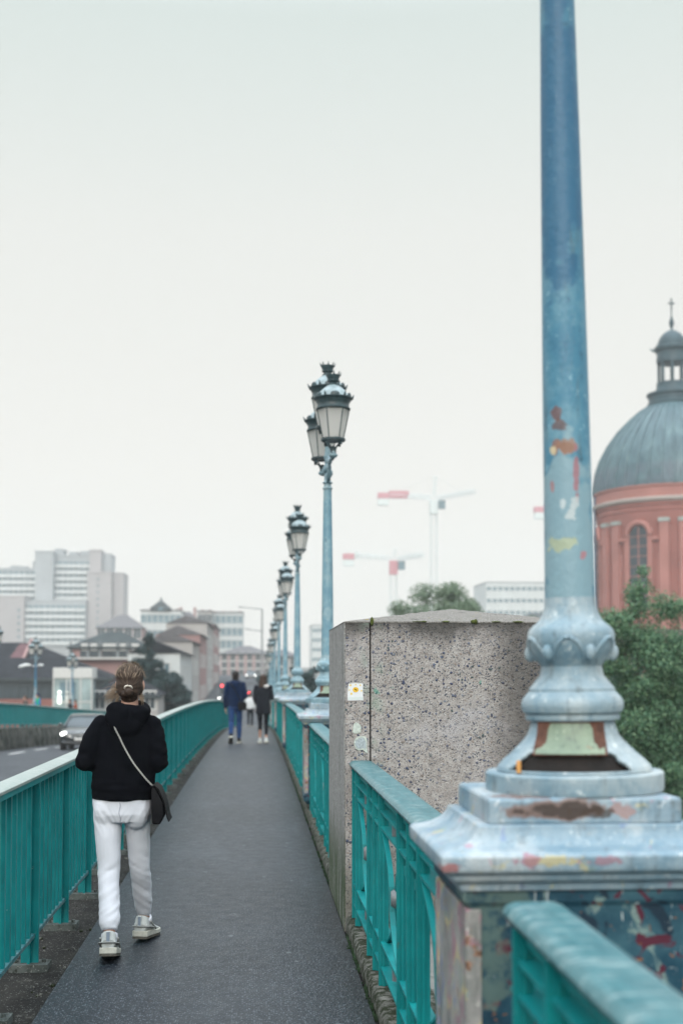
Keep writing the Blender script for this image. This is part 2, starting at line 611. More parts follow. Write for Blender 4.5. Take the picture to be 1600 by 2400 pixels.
M = {}
M['asphalt'] = m_asphalt()
M['teal'] = m_teal()
M['rail_l'] = m_handrail("worn_handrail", (.20, .265, .25), (.33, .37, .345), (.45, .48, .455))
M['rail_r'] = m_handrail("teal_handrail", (.012, .105, .125), (.055, .18, .20), (.30, .40, .40))  # pale streaks are sky reflections painted into the colour
M['strip'] = m_stone("gutter_grit", (.006, .006, .006), (.024, .023, .02), (.07, .068, .06), 5, (.60, .74))
M['kerb'] = m_stone("mossy_kerb", (.07, .07, .06), (.19, .19, .17), (.018, .024, .011), 9, (.42, .55))
M['plate'] = m_stone('base_plate_grout', (.05, .06, .055), (.13, .15, .145), (.03, .035, .03), 9)
M['deck'] = m_stone("bridge_concrete", (.20, .20, .19), (.32, .32, .30), (.12, .12, .11), 1.5)
M['upstand'] = m_stone("stained_upstand", (.06, .06, .057), (.14, .14, .125), (.025, .032, .025), 1.4, (.42, .6))
M['pebble'] = m_pebble()
M['combed'] = m_combed()
M['coping'] = m_coping()
M['lamp'] = m_lamp_paint("lamp_enamel", (.21, .325, .37), (.38, .47, .49), (.11, .22, .28), rust=.69)
M['pole'] = m_lamp_paint("pole_enamel", (.15, .29, .36), (.31, .42, .45), (.08, .20, .28), rust=.72)
M['cast'] = simple("dark_cast_iron", (.035, .062, .070), .42, .35, 20, bump=.2)
M['zinc'] = simple("lantern_roof_zinc", (.24, .31, .33), .35, .25, 14, bump=.15)
tg = NT("lantern_glass")
tg.set(tg.p.inputs['Base Color'], (.86, .85, .82)); tg.p.inputs['Roughness'].default_value = .3
_tr = tg.n("ShaderNodeBsdfTranslucent"); _tr.inputs[0].default_value = (.95, .93, .90, 1)
_ms = tg.n("ShaderNodeMixShader"); _ms.inputs[0].default_value = .62
tg.l(tg.p.outputs[0], _ms.inputs[1]); tg.l(_tr.outputs[0], _ms.inputs[2])
tg.l(_ms.outputs[0], tg.t.nodes['Material Output'].inputs[0])
M['glass'] = tg.m
M['hole'] = simple("rusted_hollow", (.009, .006, .0045), .9, .5, 18, bump=.4)
M['graf'] = m_graffiti()
M['steel'] = simple("dull_steel", (.16, .18, .19), .4, .3, 20)
M['road'] = m_stone("carriageway", (.05, .055, .062), (.08, .085, .093), (.06, .065, .072), .8)
M['white'] = simple("road_paint", (.62, .62, .60), .7, .25, 12)
M['water'] = simple("river_water", (.03, .055, .055), .12, .3, .3, bump=.15, bs=1.5)
M['ground'] = simple("city_ground", (.13, .13, .12), .9, .3, .05, geo=True)
M['weed'] = simple("weeds", (.02, .05, .02), .8, .5, 30)

# ------------------------------------------------------------------ ground, water, bridge deck
gy = [-250, -60, 20, 30, 60, 95, 102, 130] + [130 + 30 * i for i in range(1, 6)] + [340, 430, 560, 760]
gx = [-600, -300, -100, -60, -16, -14, 3, 6, 30, 90, 250, 600]


def ground_z(x, y):
    if y < 25: return -9.5
    if y < 62: return -6.0
    if y < 98: return -5.2
    return G(y) - .35 if y < 400 else G(400) - .35


mb = MB()
vs = [(x, y, ground_z(x, y)) for y in gy for x in gx]
nx = len(gx)
fs = [(j * nx + i, j * nx + i + 1, (j + 1) * nx + i + 1, (j + 1) * nx + i) for j in range(len(gy) - 1) for i in range(nx - 1)]
mb.add(vs, fs)
mb.build("ground", M['ground'])['kind'] = 'structure'
mb = MB().add([(-590, -245, -8), (590, -245, -8), (590, 24, -8), (-590, 24, -8)], [(0, 1, 2, 3)])
mb.build("river", M['water'])['kind'] = 'structure'

YE = 102
sweep("footway", [(-1.02, -.035), (-1.02, 0), (-.4, .006), (.2, .004), (.552, -.004), (.556, -.03)], -4, YE, M['asphalt'], step=.7)
sweep("gutter_strip", [(-1.42, -.032), (-1.0, -.026)], -4, YE, M['strip'], step=1)
sweep("gutter", [(.54, -.03), (.60, -.03)], -4, YE, M['strip'], step=1)
for a, b, nm in ((-3, 7.89, 'kerb'), (9.51, YE, 'kerb')):
    sweep(nm, [(.575, -.05), (.572, .045), (.585, .066), (.61, .072), (.80, .07), (.86, .06), (.86, -.05)], a, b, M['kerb'], step=.5, smooth=40)
sweep("bridge_deck", [(-1.425, -.86), (-1.425, -.034), (-.9, -.05), (1.35, -.05), (1.35, -1.3), (-13.6, -1.6), (-13.6, -.02), (-10.36, -.02), (-10.36, -.95), (-10.3, -.95)],
      -8, YE, M['deck'], step=2, closed=True)
sweep("road", [(-10.05, -.004), (-1.42, -.004)], -8, YE, M['road'], RO, 2)
sweep("street", [(-13, -.12), (-6.6, -.1), (3.6, -.1), (8, -.12)], YE, 330, M['road'], step=6)
sweep("upstand", [(-10.0, -.004), (-9.98, .5), (-10.06, .90), (-10.40, .90), (-10.40, -.1)], -8, 92, M['upstand'], RO, 2)
sweep("far_footway", [(-13.55, .0), (-10.39, .0)], -8, YE, M['asphalt'], step=2)
for a in range(10):
    y0 = 30 + a * 5.2
    sweep("road_marking", [(-8.95, .002), (-8.78, .002)], y0, y0 + 3.0, M['white'], RO, 1)
sweep("road_marking", [(-5.78, .002), (-5.66, .002)], 8, 90, M['white'], RO, 2)

# ribs of the far upstand and the railing above it are repeated along the bridge
mb = MB()
for i in range(42):
    y = 32 + i * 1.35
    g = G(y) + RO(y)
    mb.add([(-9.985, y, g), (-9.985, y + .3, g), (-10.045, y + .3, g + .88), (-10.045, y, g + .88),
            (-9.90, y + .05, g), (-9.90, y + .25, g), (-9.98, y + .25, g + .86), (-9.98, y + .05, g + .86)],
           [(4, 5, 6, 7), (0, 4, 7, 3), (1, 2, 6, 5), (3, 7, 6, 2)])
o = mb.build("upstand_ribs", M['upstand'])
o['kind'] = 'structure'


# ------------------------------------------------------------------ long slatted railings
def slat_railing(name, label, x0, y0, y1, flip, capm, detail=True):
    """flat-bar railing along the roadway: x0 is the face towards the walker"""
    t = thing(name, label, 'railing')
    s = -1 if not flip else 1
    def xs(*a): return [x0 + s * q for q in a]
    a, b = xs(-.008, .118)
    sec = [(a, 1.032), (a, 1.046), (x0 + s * .012, 1.055), (x0 + s * .055, 1.058), (x0 + s * .098, 1.055), (b, 1.046), (b, 1.032)]
    sweep("handrail", sec, y0, y1, capm, step=1.1, parent=t, closed=True, smooth=50)
    a, b = xs(.0, .10)
    sweep("rail_bearer", [(a, 1.0), (a, 1.030), (b, 1.030), (b, 1.0)], y0, y1, M['teal'], step=1.1, parent=t, closed=True)
    a, b = xs(.018, .072)
    sweep("bottom_rail", [(a, .15), (a, .172), (b, .172), (b, .15)], y0, y1, M['rail_r'], step=1.1, parent=t, closed=True)
    n = int((y1 - y0) / 1.1)
    pm = MB().box(*sorted(xs(0, .095)), -.011, .011, .012, .999)
    pm.box(*sorted(xs(.04, .055)), -.045, .045, .012, .999)
    bp = MB().box(*sorted(xs(-.06, .15)), -.07, .07, -.03, .012)
    for q in (-.03, .12):
        bp.lathe([(.012, .01), (.012, .028)], 8, x0 + s * q, .0)
    bm_ = MB()
    for k in range(7):
        yy = 1.1 * (k + 1) / 8
        bm_.box(*sorted(xs(.022, .066)), yy - .015, yy + .015, .172, 1.0)
    pme, bpe, bme = pm.mesh("post"), bp.mesh("base_plate"), bm_.mesh("baluster_panel")
    for k in range(n + 1):
        y = y0 + 1.1 * k
        sl_ = math.atan2(G(y + 1.1) - G(y), 1.1)
        p = link("post", pme, M['teal'], t, loc=(0, y, G(y)))
        if detail and y < 40:
            link("base_plate", bpe, M['plate'], p)
        if k < n:
            q = link("baluster_panel", bme, M['teal'], t, loc=(0, y, G(y)))
            q.rotation_euler.x = sl_
    return t


slat_railing("railing", "teal flat-bar railing with pale worn handrail between footway and road, left of the walking woman", -1.19, 2.6, 2.6 + 1.1 * 70, False, M['rail_l'])
slat_railing("railing", "teal railing on the stained concrete upstand across the road, behind the oncoming car", -10.24, 31, 31 + 1.1 * 56, False, M['rail_l'], False)


# ------------------------------------------------------------------ parapet railings with crosses, pedestals, lamps
XP = .88
LAMP_Y = [3.52, 14.3, 25.4, 36.4, 47.4, 58.4, 69.4, 80.4]


def cross_railing(label, y0, y1, uprights=None, near=True):
    t = thing("parapet_railing", label, 'railing')
    L = y1 - y0
    sec = [(.600, 1.012), (.594, 1.026), (.603, 1.043), (.625, 1.050), (.715, 1.050), (.739, 1.043), (.747, 1.026), (.741, 1.012)]
    sweep("handrail", sec, y0, y1, M['rail_r'], step=.5 if near else 1.5, parent=t, closed=True, smooth=50)
    sweep("rail_bearer", [(.630, .965), (.630, 1.011), (.690, 1.011), (.690, .965)], y0, y1, M['teal'], step=1, parent=t, closed=True)
    for z in (.925, .845, .285, .165):
        sweep("rail", [(.612, z - .006), (.612, z + .006), (.690, z + .006), (.690, z - .006)], y0 + .004, y1 - .004, M['teal'], step=1, parent=t, closed=True)
    if uprights is None:
        mod = [.33, .33, .78]
        uprights = [y0 + .06]
        k = 2
        while uprights[-1] + mod[k % 3] < y1 - .05:
            uprights.append(uprights[-1] + mod[k % 3]); k += 1
    um = MB().box(.604, .654, -.008, .008, .075, 1.0)
    um.box(.622, .634, -.02, .02, .075, 1.0)
    ume = um.mesh("upright")
    for y in uprights:
        link("upright", ume, M['teal'], t, loc=(0, y, G(y)))
    for a, b in zip(uprights, uprights[1:]):
        g = G((a + b) / 2)
        if b - a > .5:
            m = MB()
            for s in (1, -1):
                p0, p1 = (a + .022, b - .022) if s > 0 else (b - .022, a + .022)
                nseg = 10
                xo = .614 if s > 0 else .640
                pts = []
                for i in range(nseg + 1):
                    u = i / nseg
                    e = u + .14 * math.sin(2 * math.pi * u)
                    pts.append((p0 + (p1 - p0) * e, .291 + .548 * u))
                for (ya, za), (yb, zb) in zip(pts, pts[1:]):
                    m.add([(xo, ya - .014, za), (xo + .025, ya - .014, za), (xo + .025, ya + .014, za), (xo, ya + .014, za),
                           (xo, yb - .014, zb), (xo + .025, yb - .014, zb), (xo + .025, yb + .014, zb), (xo, yb + .014, zb)],
                          [(0, 1, 5, 4), (1, 2, 6, 5), (2, 3, 7, 6), (3, 0, 4, 7)])
            c = m.build("cross_brace", M['teal'], t, loc=(0, 0, g))
            yc = (a + b) / 2
            bo = MB().lathe([(.036, -.03), (.045, -.015), (.045, .015), (.036, .03)], 14, M=Matrix.Translation((.65, yc, .565)) @ Matrix.Rotation(R(90), 4, 'Y'))
            bo.build("boss", M['steel'], c, smooth=40)
            for zc in (.885, .225):
                MB().lathe([(.022, -.033), (.022, .033)], 10, .65, yc, M=Matrix.Translation((0, 0, zc))).build("boss", M['steel'], c, smooth=40)
        else:
            yc = (a + b) / 2
            MB().box(.624, .640, yc - .010, yc + .010, .172, .838).box(.618, .646, yc - .014, yc + .014, .76, .80).build("bar", M['teal'], t, loc=(0, 0, g))
    return t


HW = .335
cross_railing("blurred near teal parapet railing running in front of the closest pedestal, towards the viewer", .3, 2.98)
cross_railing("teal parapet railing with crosses between the closest pedestal and the gravel concrete pier", LAMP_Y[0] + .275, 7.885,
              [3.86, 4.66, 4.98, 5.33, 6.11, 6.43, 6.76, 7.55, 7.80])
cross_railing("short teal parapet railing between the back of the concrete pier and the second pedestal", 9.515, LAMP_Y[1] - .275)
_w = ["second and third", "third and fourth", "fourth and fifth", "fifth and sixth", "sixth and seventh"]
for i in range(1, 6):
    cross_railing("teal parapet railing between the %s lamp pedestals from the viewer" % _w[i - 1], LAMP_Y[i] + .275, LAMP_Y[i + 1] - .275, near=False)

PED_PROF = [(.30, .235, .125), (.325, .262, .15), (.325, .262, .22)]


def pedestal(label, x, y, group, m_body, m_cap, main=False):
    t = thing("lamp_pedestal", label, 'pedestal', (x, y, G(y)), 0, group)
    b = MB().rect([(.30, .24, .13), (.325, .265, .16), (.335, .272, .165), (.335, .272, .23), (.32, .262, .25), (.32, .262, .985), (.335, .272, 1.0), (.335, .272, 1.03)])
    b.build("body", m_body, t, bevel=.006)
    for sx in (-1, 1):        # corner pilasters, and a raised moulding round each sunk panel
        for sy in (-1, 1):
            MB().box(sx * .308 - .022, sx * .308 + .021, sy * .250 - .022, sy * .250 + .021, .252, .982).build("pilaster", M['pil'], t, bevel=.005)
    for sx in (-1, 1): MB().box(sx * .322 - .004, sx * .322 + .003, -.227, .227, .255, .98).build('side_panel', M['pil'], t)
    c = MB().rect([(.345, .285, 1.031), (.352, .29, 1.05), (.372, .312, 1.062), (.378, .318, 1.078), (.398, .338, 1.088), (.402, .342, 1.10), (.402, .342, 1.128),
                   (.392, .332, 1.137), (.372, .312, 1.141), (.340, .294, 1.150), (.312, .278, 1.166), (.296, .270, 1.186), (.292, .268, 1.199), (.275, .257, 1.201)])
    c.build("cornice", m_cap, t, smooth=35, bevel=.003)
    MB().rect([(.262, .248, 1.2015), (.262, .248, 1.262), (.256, .242, 1.269)]).build("slab", m_cap, t, bevel=.004)
    return t


sp = [((.0 - .075, -.25, 1.236), (.115, .06, .026), (.06, .042, .032), .6), ((-.075, -.25, 1.238), (.14, .06, .030), (.20, .13, .11), .5),
      ((-.12, -.33, 1.117), (.085, .06, .013), (.46, .40, .20), .7), ((-.175, -.33, 1.118), (.04, .06, .015), (.32, .15, .20), .8), ((.02, -.33, 1.117), (.035, .06, .013), (.30, .17, .21), .8),
      ((-.385, -.33, 1.10), (.035, .05, .013), (.33, .10, .09), .5), ((-.3, -.2, 1.262), (.02, .03, .02), (.10, .05, .03), .5),
      ((.10, -.25, 1.235), (.035, .06, .02), (.36, .22, .2), .6), ((-.15, -.2, 1.272), (.10, .07, .008), (.16, .07, .04), .6)]
sp += [((-.06, -.25, 1.236), (.10, .06, .020), (.022, .015, .011), .8), ((.02, -.25, 1.228), (.06, .06, .014), (.05, .03, .02), .8)]
M['cap1'] = m_lamp_paint("near_pedestal_enamel", (.24, .33, .39), (.47, .51, .52), (.11, .22, .30), sp, rust=.76, graf=.02)
M['cap'] = m_lamp_paint("pedestal_enamel", (.26, .33, .38), (.40, .46, .47), (.14, .22, .28), rust=.71, graf=.06)
sp = [((-.01, -.07, 1.9), (.09, .1, .5), (.010, .095, .195), .3), ((.0, -.07, .72), (.09, .1, .30), (.25, .37, .41), .4), ((-.022, -.07, 1.08), (.016, .05, .022), (.15, .05, .035), .5), ((-.014, -.07, 1.045), (.02, .05, .018), (.12, .05, .04), .5), ((-.028, -.07, .985), (.012, .05, .026), (.28, .12, .07), .5),  # leading pair paints reflection into the pole: deep blue above, paler below
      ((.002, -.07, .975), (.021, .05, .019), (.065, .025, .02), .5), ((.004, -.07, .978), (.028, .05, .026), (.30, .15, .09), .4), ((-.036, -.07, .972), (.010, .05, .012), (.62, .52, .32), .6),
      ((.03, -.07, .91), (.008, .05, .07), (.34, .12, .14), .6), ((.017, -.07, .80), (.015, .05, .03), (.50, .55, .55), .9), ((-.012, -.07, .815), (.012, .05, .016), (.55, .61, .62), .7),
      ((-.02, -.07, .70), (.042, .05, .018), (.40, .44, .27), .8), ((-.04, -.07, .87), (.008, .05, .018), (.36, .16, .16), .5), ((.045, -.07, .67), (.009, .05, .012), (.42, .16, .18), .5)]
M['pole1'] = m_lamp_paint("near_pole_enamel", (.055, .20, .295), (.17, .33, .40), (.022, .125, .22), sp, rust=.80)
M['lamp1'] = m_lamp_paint("near_lamp_enamel", (.26, .345, .39), (.47, .52, .52), (.11, .225, .30), rust=.78)
M['pil'] = m_lamp_paint('tagged_edge', (.27, .265, .255), (.42, .40, .38), (.07, .10, .09), rust=.61, graf=.13)
M['rustedge'] = simple('rusty_edge', (.10, .045, .03), .9, .4, 40, bump=.5)
M['panel'] = m_lamp_paint("greenish_plate", (.20, .26, .185), (.27, .33, .23), (.13, .19, .14), rust=.62)

LP = [(.250, 0), (.252, .008), (.252, .050), (.247, .055), (.222, .0555)]
BELL = [(.216, .056), (.212, .068), (.197, .084), (.176, .102), (.172, .105), (.166, .112), (.158, .119), (.140, .137), (.126, .155), (.117, .178), (.113, .195), (.118, .1955)]
UP = [(.132, .200), (.1345, .208), (.1335, .215), (.128, .217), (.128, .2175), (.140, .2225), (.145, .235), (.145, .249), (.140, .262), (.126, .278), (.122, .281), (.122, .289),
      (.110, .303), (.095, .322), (.0905, .328), (.088, .344), (.086, .353), (.090, .360), (.104, .378), (.117, .400), (.124, .422), (.1245, .442), (.1195, .458), (.104, .474), (.100, .476),
      (.089, .487), (.081, .502), (.0745, .523), (.0725, .55)]


def zmap(mb):
    mb.v = [(x, y, 2.475 + (z - 2.58) * .83) for x, y, z in mb.v]
    return mb


def make_lamp():
    t = thing("street_lamp", "", 'street lamp')
    b = MB().lathe(LP, 48)
    b.build("plinth", M['lamp'], t, smooth=35)
    n = 240
    mb = MB()
    BF = [(a[0] + (b_[0] - a[0]) * q / 5, a[1] + (b_[1] - a[1]) * q / 5) for a, b_ in zip(BELL, BELL[1:]) for q in range(5)] + [BELL[-1]]
    rings = [[(r * math.cos(2 * math.pi * k / n), r * math.sin(2 * math.pi * k / n), z) for k in range(n)] for r, z in BF]
    vs = [v for r in rings for v in r]
    fs = []
    for j in range(len(rings) - 1):
        for i in range(n):
            a = 2 * math.pi * (i + .5) / n
            zz = (BF[j][1] + BF[j + 1][1]) / 2
            if abs(BF[j][0] * math.cos(a)) < .172 - (zz - .06) * 1.2 + .006 * noise.noise(Vector((i * .1, j * .3, 0))) and math.sin(a) < 0 and .062 < zz < .110 + .005 * noise.noise(Vector((i * .08, 9, 0))): continue
            q = (i + 1) % n
            fs.append((j * n + i, j * n + q, (j + 1) * n + q, (j + 1) * n + i))
    mb.add(vs, fs)
    o = mb.build("base_bell", M['lamp'], t, smooth=35)
    sd = o.modifiers.new("wall", 'SOLIDIFY'); sd.thickness = .009; sd.offset = 0
    MB().lathe([(.20, .057), (.17, .10), (.115, .15), (.10, .19)], 24).build("hollow", M['hole'], t)
    # inspection plate above the opening, slightly curved
    ring0, ring1 = [], []
    vs, fs = [], []
    for k in range(9):
        f_ = -1 + 2 * k / 8
        for r, z, hw in ((.171, .111, 32), (.1385, .140, 38), (.1275, .155, 40), (.1185, .178, 42), (.1145, .1935, 43)):
            a = R(-90 + f_ * hw)
            vs.append(((r + .010) * math.cos(a), (r + .010) * math.sin(a), z))
    for k in range(8):
        for q in range(4): fs.append((k * 5 + q, k * 5 + 5 + q, k * 5 + 6 + q, k * 5 + 1 + q))
    pl_ = MB().add(vs, fs).build("inspection_plate", M['panel'], t, smooth=40)
    MB().add([(x * .9985 * (1 if abs(x) < .01 else 1.0) + (.007 if x > .06 else -.007 if x < -.06 else 0), y + .0018, z + (.004 if z > .19 else -.004 if z < .115 else 0)) for x, y, z in vs], fs).build('plate_edge', M['rustedge'], pl_, smooth=40)
    MB().lathe(UP, 48).build("base", M['lamp'], t, smooth=30)
    mb = MB()           # acanthus swags round the bulb
    for k in range(6):
        a = R(30 + 60 * k)
        pts = []
        for i in range(13):
            u = -1 + 2 * i / 12
            ang = a + R(25) * u
            z = .372 + .062 * (1 - u * u)
            r = np.interp(z, [p[1] for p in UP], [p[0] for p in UP]) + .001
            pts.append((r * math.cos(ang), r * math.sin(ang), z))
        mb.tube(pts, .006, 6)
        a2 = a + R(30)
        mb.ell((.117 * math.cos(a2), .117 * math.sin(a2), .392), (.017, .017, .024), 8, 6)
    mb.build("scrollwork", M['lamp'], t, smooth=60)
    MB().lathe([(.0722, .54), (.070, .75), (.066, 1.2), (.057, 1.9), (.0475, 2.49)], 32).build("pole", M['pole'], t, smooth=60)
    # head: collar, leafy bracket, arms
    zmap(MB().lathe([(.050, 2.58), (.058, 2.585), (.060, 2.60), (.05, 2.612), (.044, 2.63), (.044, 2.66), (.060, 2.668), (.062, 2.676), (.045, 2.69), (.036, 2.72), (.040, 2.80), (.052, 2.83), (.054, 2.85),
                (.040, 2.87), (.033, 2.92), (.036, 3.0), (.046, 3.03), (.046, 3.05), (.034, 3.07), (.028, 3.2), (.03, 3.26), (.052, 3.28), (.054, 3.296)], 20)).build("stem", M['lamp'], t, smooth=40)
    mb = MB()
    for s in (-1, 1):
        mb.tube([(0, s * .04, 2.69), (0, s * .10, 2.70), (0, s * .15, 2.75), (0, s * .17, 2.82), (0, s * .22, 2.90), (0, s * .34, 2.935), (0, s * .48, 2.92), (0, s * .58, 2.90), (0, s * .62, 2.92)], [.022, .024, .026, .022, .020, .020, .019, .022, .026], 9)
        mb.tube([(0, s * .03, 3.04), (0, s * .10, 3.02), (0, s * .19, 2.97), (0, s * .24, 2.91), (0, s * .22, 2.85), (0, s * .17, 2.85), (0, s * .16, 2.89)], [.013, .015, .017, .018, .016, .012, .008], 8)
        for (yy, zz, r) in ((.10, 2.76, .042), (.15, 2.86, .038), (.07, 2.90, .036), (.055, 2.98, .036), (.21, 2.93, .032)):
            mb.ell((0, s * yy, zz), (.032, r, r * 1.25), 10, 6)
        mb.ell((.028, s * .05, 2.80), (.03, .03, .05), 8, 6)
        mb.ell((-.028, s * .05, 2.86), (.03, .03, .05), 8, 6)
        mb.lathe([(.03, 2.90), (.05, 2.925), (.052, 2.94), (.036, 2.955), (.03, 2.985)], 12, 0, s * .62)
    zmap(mb).build("bracket_arms", M['lamp'], t, smooth=60)
    for yy, z0 in ((-.62, 2.815), (0, 3.075), (.62, 2.815)):
        lantern(t, (0, yy, z0))
    return t


def lantern(t, loc):
    """six-sided lantern on a basket of four curved stays"""
    N6 = 6
    body = MB()
    for k in range(4):
        a = R(45 + 90 * k)
        c, s_ = math.cos(a), math.sin(a)
        body.tube([(c * .028, s_ * .028, -.04), (c * .035, s_ * .035, .02), (c * .06, s_ * .06, .06), (c * .11, s_ * .11, .09), (c * .135, s_ * .135, .115)], [.011, .010, .009, .009, .011], 7)
        body.ell((c * .118, s_ * .118, .083), (.018, .018, .018), 8, 6)
    body.lathe([(.034, -.05), (.04, -.03), (.026, -.015), (.022, .03), (.03, .05), (.012, .06)], 14)
    body.lathe([(.118, .128), (.142, .118), (.146, .128), (.143, .146), (.122, .150), (.108, .138)], 24)
    f = body.build("lantern", M['cast'], t, smooth=50, loc=loc)
    f.scale = (.95, .95, .95)
    g = MB().lathe([(.112, .151), (.118, .156), (.186, .484), (.180, .490)], 6)
    g.build("glass", M['glass'], f)
    bars = MB()
    for k in range(6):
        a = 2 * math.pi * k / 6
        bars.tube([(.121 * math.cos(a), .121 * math.sin(a), .150), (.190 * math.cos(a), .190 * math.sin(a), .486)], .0065, 6)
    bars.build("glazing_bars", M['cast'], f)
    c = MB().lathe([(.192, .483), (.203, .489), (.204, .500), (.196, .506), (.190, .520), (.186, .545), (.192, .565), (.204, .582), (.206, .594), (.213, .600), (.231, .612), (.233, .622), (.222, .627), (.19, .622)], 24)
    for k in range(12):
        a = 2 * math.pi * k / 12
        if k % 2 == 0:
            c.tube([(.222 * math.cos(a), .222 * math.sin(a), .62), (.232 * math.cos(a), .232 * math.sin(a), .645), (.248 * math.cos(a), .248 * math.sin(a), .672)], [.016, .011, .003], 6)
        else:
            Mx = Matrix.Rotation(a, 3, 'Z')
            c.ell((.208 * math.cos(a), .208 * math.sin(a), .635), (.012, .055, .038), 8, 6, Mx)
    c.build("cornice", M['cast'], f, smooth=40)
    MB().lathe([(.205, .622), (.196, .630), (.180, .668), (.150, .706), (.112, .742), (.075, .768), (.064, .778)], 12).build("roof", M['zinc'], f, smooth=20)
    cr_ = MB().lathe([(.066, .776), (.072, .784), (.056, .795), (.045, .803), (.050, .815), (.070, .825), (.072, .835), (.066, .842), (.074, .872), (.086, .892), (.086, .898), (.06, .898)], 18)
    for k in range(8):
        a = 2 * math.pi * k / 8
        cr_.tube([(.080 * math.cos(a), .080 * math.sin(a), .895), (.086 * math.cos(a), .086 * math.sin(a), .912), (.092 * math.cos(a), .092 * math.sin(a), .925)], [.012, .008, .003], 5)
        cr_.ell((.092 * math.cos(a), .092 * math.sin(a), .928), (.007, .007, .007), 6, 4)
    cr_.build("crown", M['cast'], f, smooth=40)


PEDG = "pale blue pedestals along the parapet"
LG = "lamp posts along the parapet"
plab = ["nearest pedestal, close and blurred: pale blue cornice with rust patches over dark graffiti panel",
        "second pedestal, just behind the concrete pier, painted pale blue with smeared tags",
        "third pedestal from the viewer, reddish tags on its side, past the short railing",
        "fourth pedestal from the viewer, beside the woman in the black coat", "fifth pedestal from the viewer along the right parapet",
        "sixth pedestal from the viewer along the right parapet", "seventh pedestal from the viewer along the right parapet", "eighth pedestal, farthest of the right-hand row"]
llab = ["huge blurred blue lamp post filling the right side, rust spots and open hole in base",
        "second lamp post, sharpest lanterns, rising from behind the concrete pier", "third lamp post, one step beyond the one behind the pier, rust streak on shaft",
        "fourth lamp post in the right-hand row", "fifth lamp post in the right-hand row", "sixth lamp post in the right-hand row",
        "seventh lamp post in the right-hand row", "eighth lamp post, farthest in the right-hand row"]
lamp0 = make_lamp()
KZ = 1.269
heads = None
for i, y in enumerate(LAMP_Y):
    pedestal(plab[i], XP, y, PEDG, M['graf'] if i < 4 else M['cap'], M['cap1'] if i == 0 else M['cap'], i == 0)
    o = lamp0 if i == 0 else copy_tree(lamp0)
    o.location = (XP + (.032, -.055, -.035, -.02, 0, 0, 0, 0)[i], y, G(y) + KZ)
    if i > 1: o.scale = (1, 1, .975)
    o.rotation_euler = (0, R(-.75) if i == 0 else 0, R(-18 if i == 0 else 2.5 if i < 2 else 1.0 + .6 * i))
    tag(o, llab[i], 'street lamp', LG)
for ch in lamp0.children:        # the close-up lamp carries its own rust, paint marks and painted-in pole reflection
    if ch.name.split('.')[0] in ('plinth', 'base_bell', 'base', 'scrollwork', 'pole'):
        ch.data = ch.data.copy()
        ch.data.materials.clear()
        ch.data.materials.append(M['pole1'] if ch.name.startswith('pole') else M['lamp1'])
c_lab = ["lamp post across the road at the left picture edge, only its lantern showing", "lamp post across the road with a white floodlight fixed to its shaft",
         "lamp post across the road behind the glass kiosk"]
for i, (y, px) in enumerate(((61.4, None), (73, 95), (87.5, 180))):
    o = copy_tree(lamp0)
    x = -12.75
    o.location = (x, y, G(y) + KZ)
    o.rotation_euler = (0, 0, R(-12))
    tag(o, c_lab[i], 'street lamp', "lamp posts across the road")
    if i == 1:
        mb = MB().tube([(0, 0, 2.25), (-.3, -.05, 2.32), (-.45, -.05, 2.32)], .03, 8)
        mb.tube([(-.30, -.05, 2.33), (-.55, -.05, 2.33), (-.85, -.05, 2.25), (-1.0, -.05, 2.20)], [(.02, .06), (.16, .10), (.19, .09), (.08, .04)], 12, side=(0, 1, 0))
        mb.ell((.33, 0, 2.33), (.16, .12, .07))
        mb.tube([(0, 0, 2.25), (.3, 0, 2.33)], .025, 8)
        mb.build("floodlight", simple("white_housing", (.72, .74, .74), .4, .05), o, smooth=50)
    pedestal(["pedestal across the road, first from the left", "pedestal across the road, under the lamp with the floodlight", "pedestal across the road, behind the kiosk"][i], x, y, "pedestals across the road", M['cap'], M['cap'])

o = MB().lathe([(.006, 0), (.0065, .002), (.0065, .032), (.006, .034)], 10, -.155 + XP, LAMP_Y[0] - .125).build("cigarette_stub", simple("orange_filter", (.62, .30, .09), .8), smooth=40)
o.location.z = KZ + .0575
tag(o, "small orange stub standing in the hollow lamp base", 'litter')

# ------------------------------------------------------------------ the gravel concrete pier
PX, PY, PH = 1.375, 8.70, .81
pier = thing("concrete_pier", "massive square exposed-gravel concrete pier with low pyramid top, standing in the parapet", 'pier', (PX, PY, 0))
jx0, jx1 = -.650, -.641
b = MB().rect([(PH, PH, -.6), (PH, PH, 1.932)])
# front face split by the dark vertical joint, cut as a real groove
b = MB()
b.box(-PH + .004, jx0, -PH, PH, -.6, 1.934)
b.box(jx1, PH, -PH, PH, -.6, 1.934)
b.box(jx0, jx1, -PH + .03, PH - .03, -.6, 1.93)
b.build("body", M['pebble'], pier, bevel=.007)
MB().box(-PH - .003, -PH + .0035, -PH + .001, PH, -.6, 1.933).build("combed_side", M['combed'], pier)
MB().box(jx0 + .0005, jx1 - .0005, -PH + .02, -PH + .0295, -.3, 1.93).build("joint", M['hole'], pier)
cb = bmesh.new()
bmesh.ops.create_grid(cb, x_segments=40, y_segments=40, size=PH + .003)
for v in cb.verts:
    q = 1 - max(abs(v.co.x), abs(v.co.y)) / (PH + .003)
    v.co.z = 1.936 + q * .125 + .006 * noise.noise(v.co * 14) * min(1, q * 8 + .25)
r_ = bmesh.ops.extrude_face_region(cb, geom=[e for e in cb.edges if e.is_boundary])
for v in [g for g in r_['geom'] if isinstance(g, bmesh.types.BMVert)]: v.co.z = 1.928
bmesh.ops.recalc_face_normals(cb, faces=cb.faces)
me = bpy.data.meshes.new("cap"); cb.to_mesh(me); cb.free()
link("cap", me, M['coping'], pier, smooth=40)
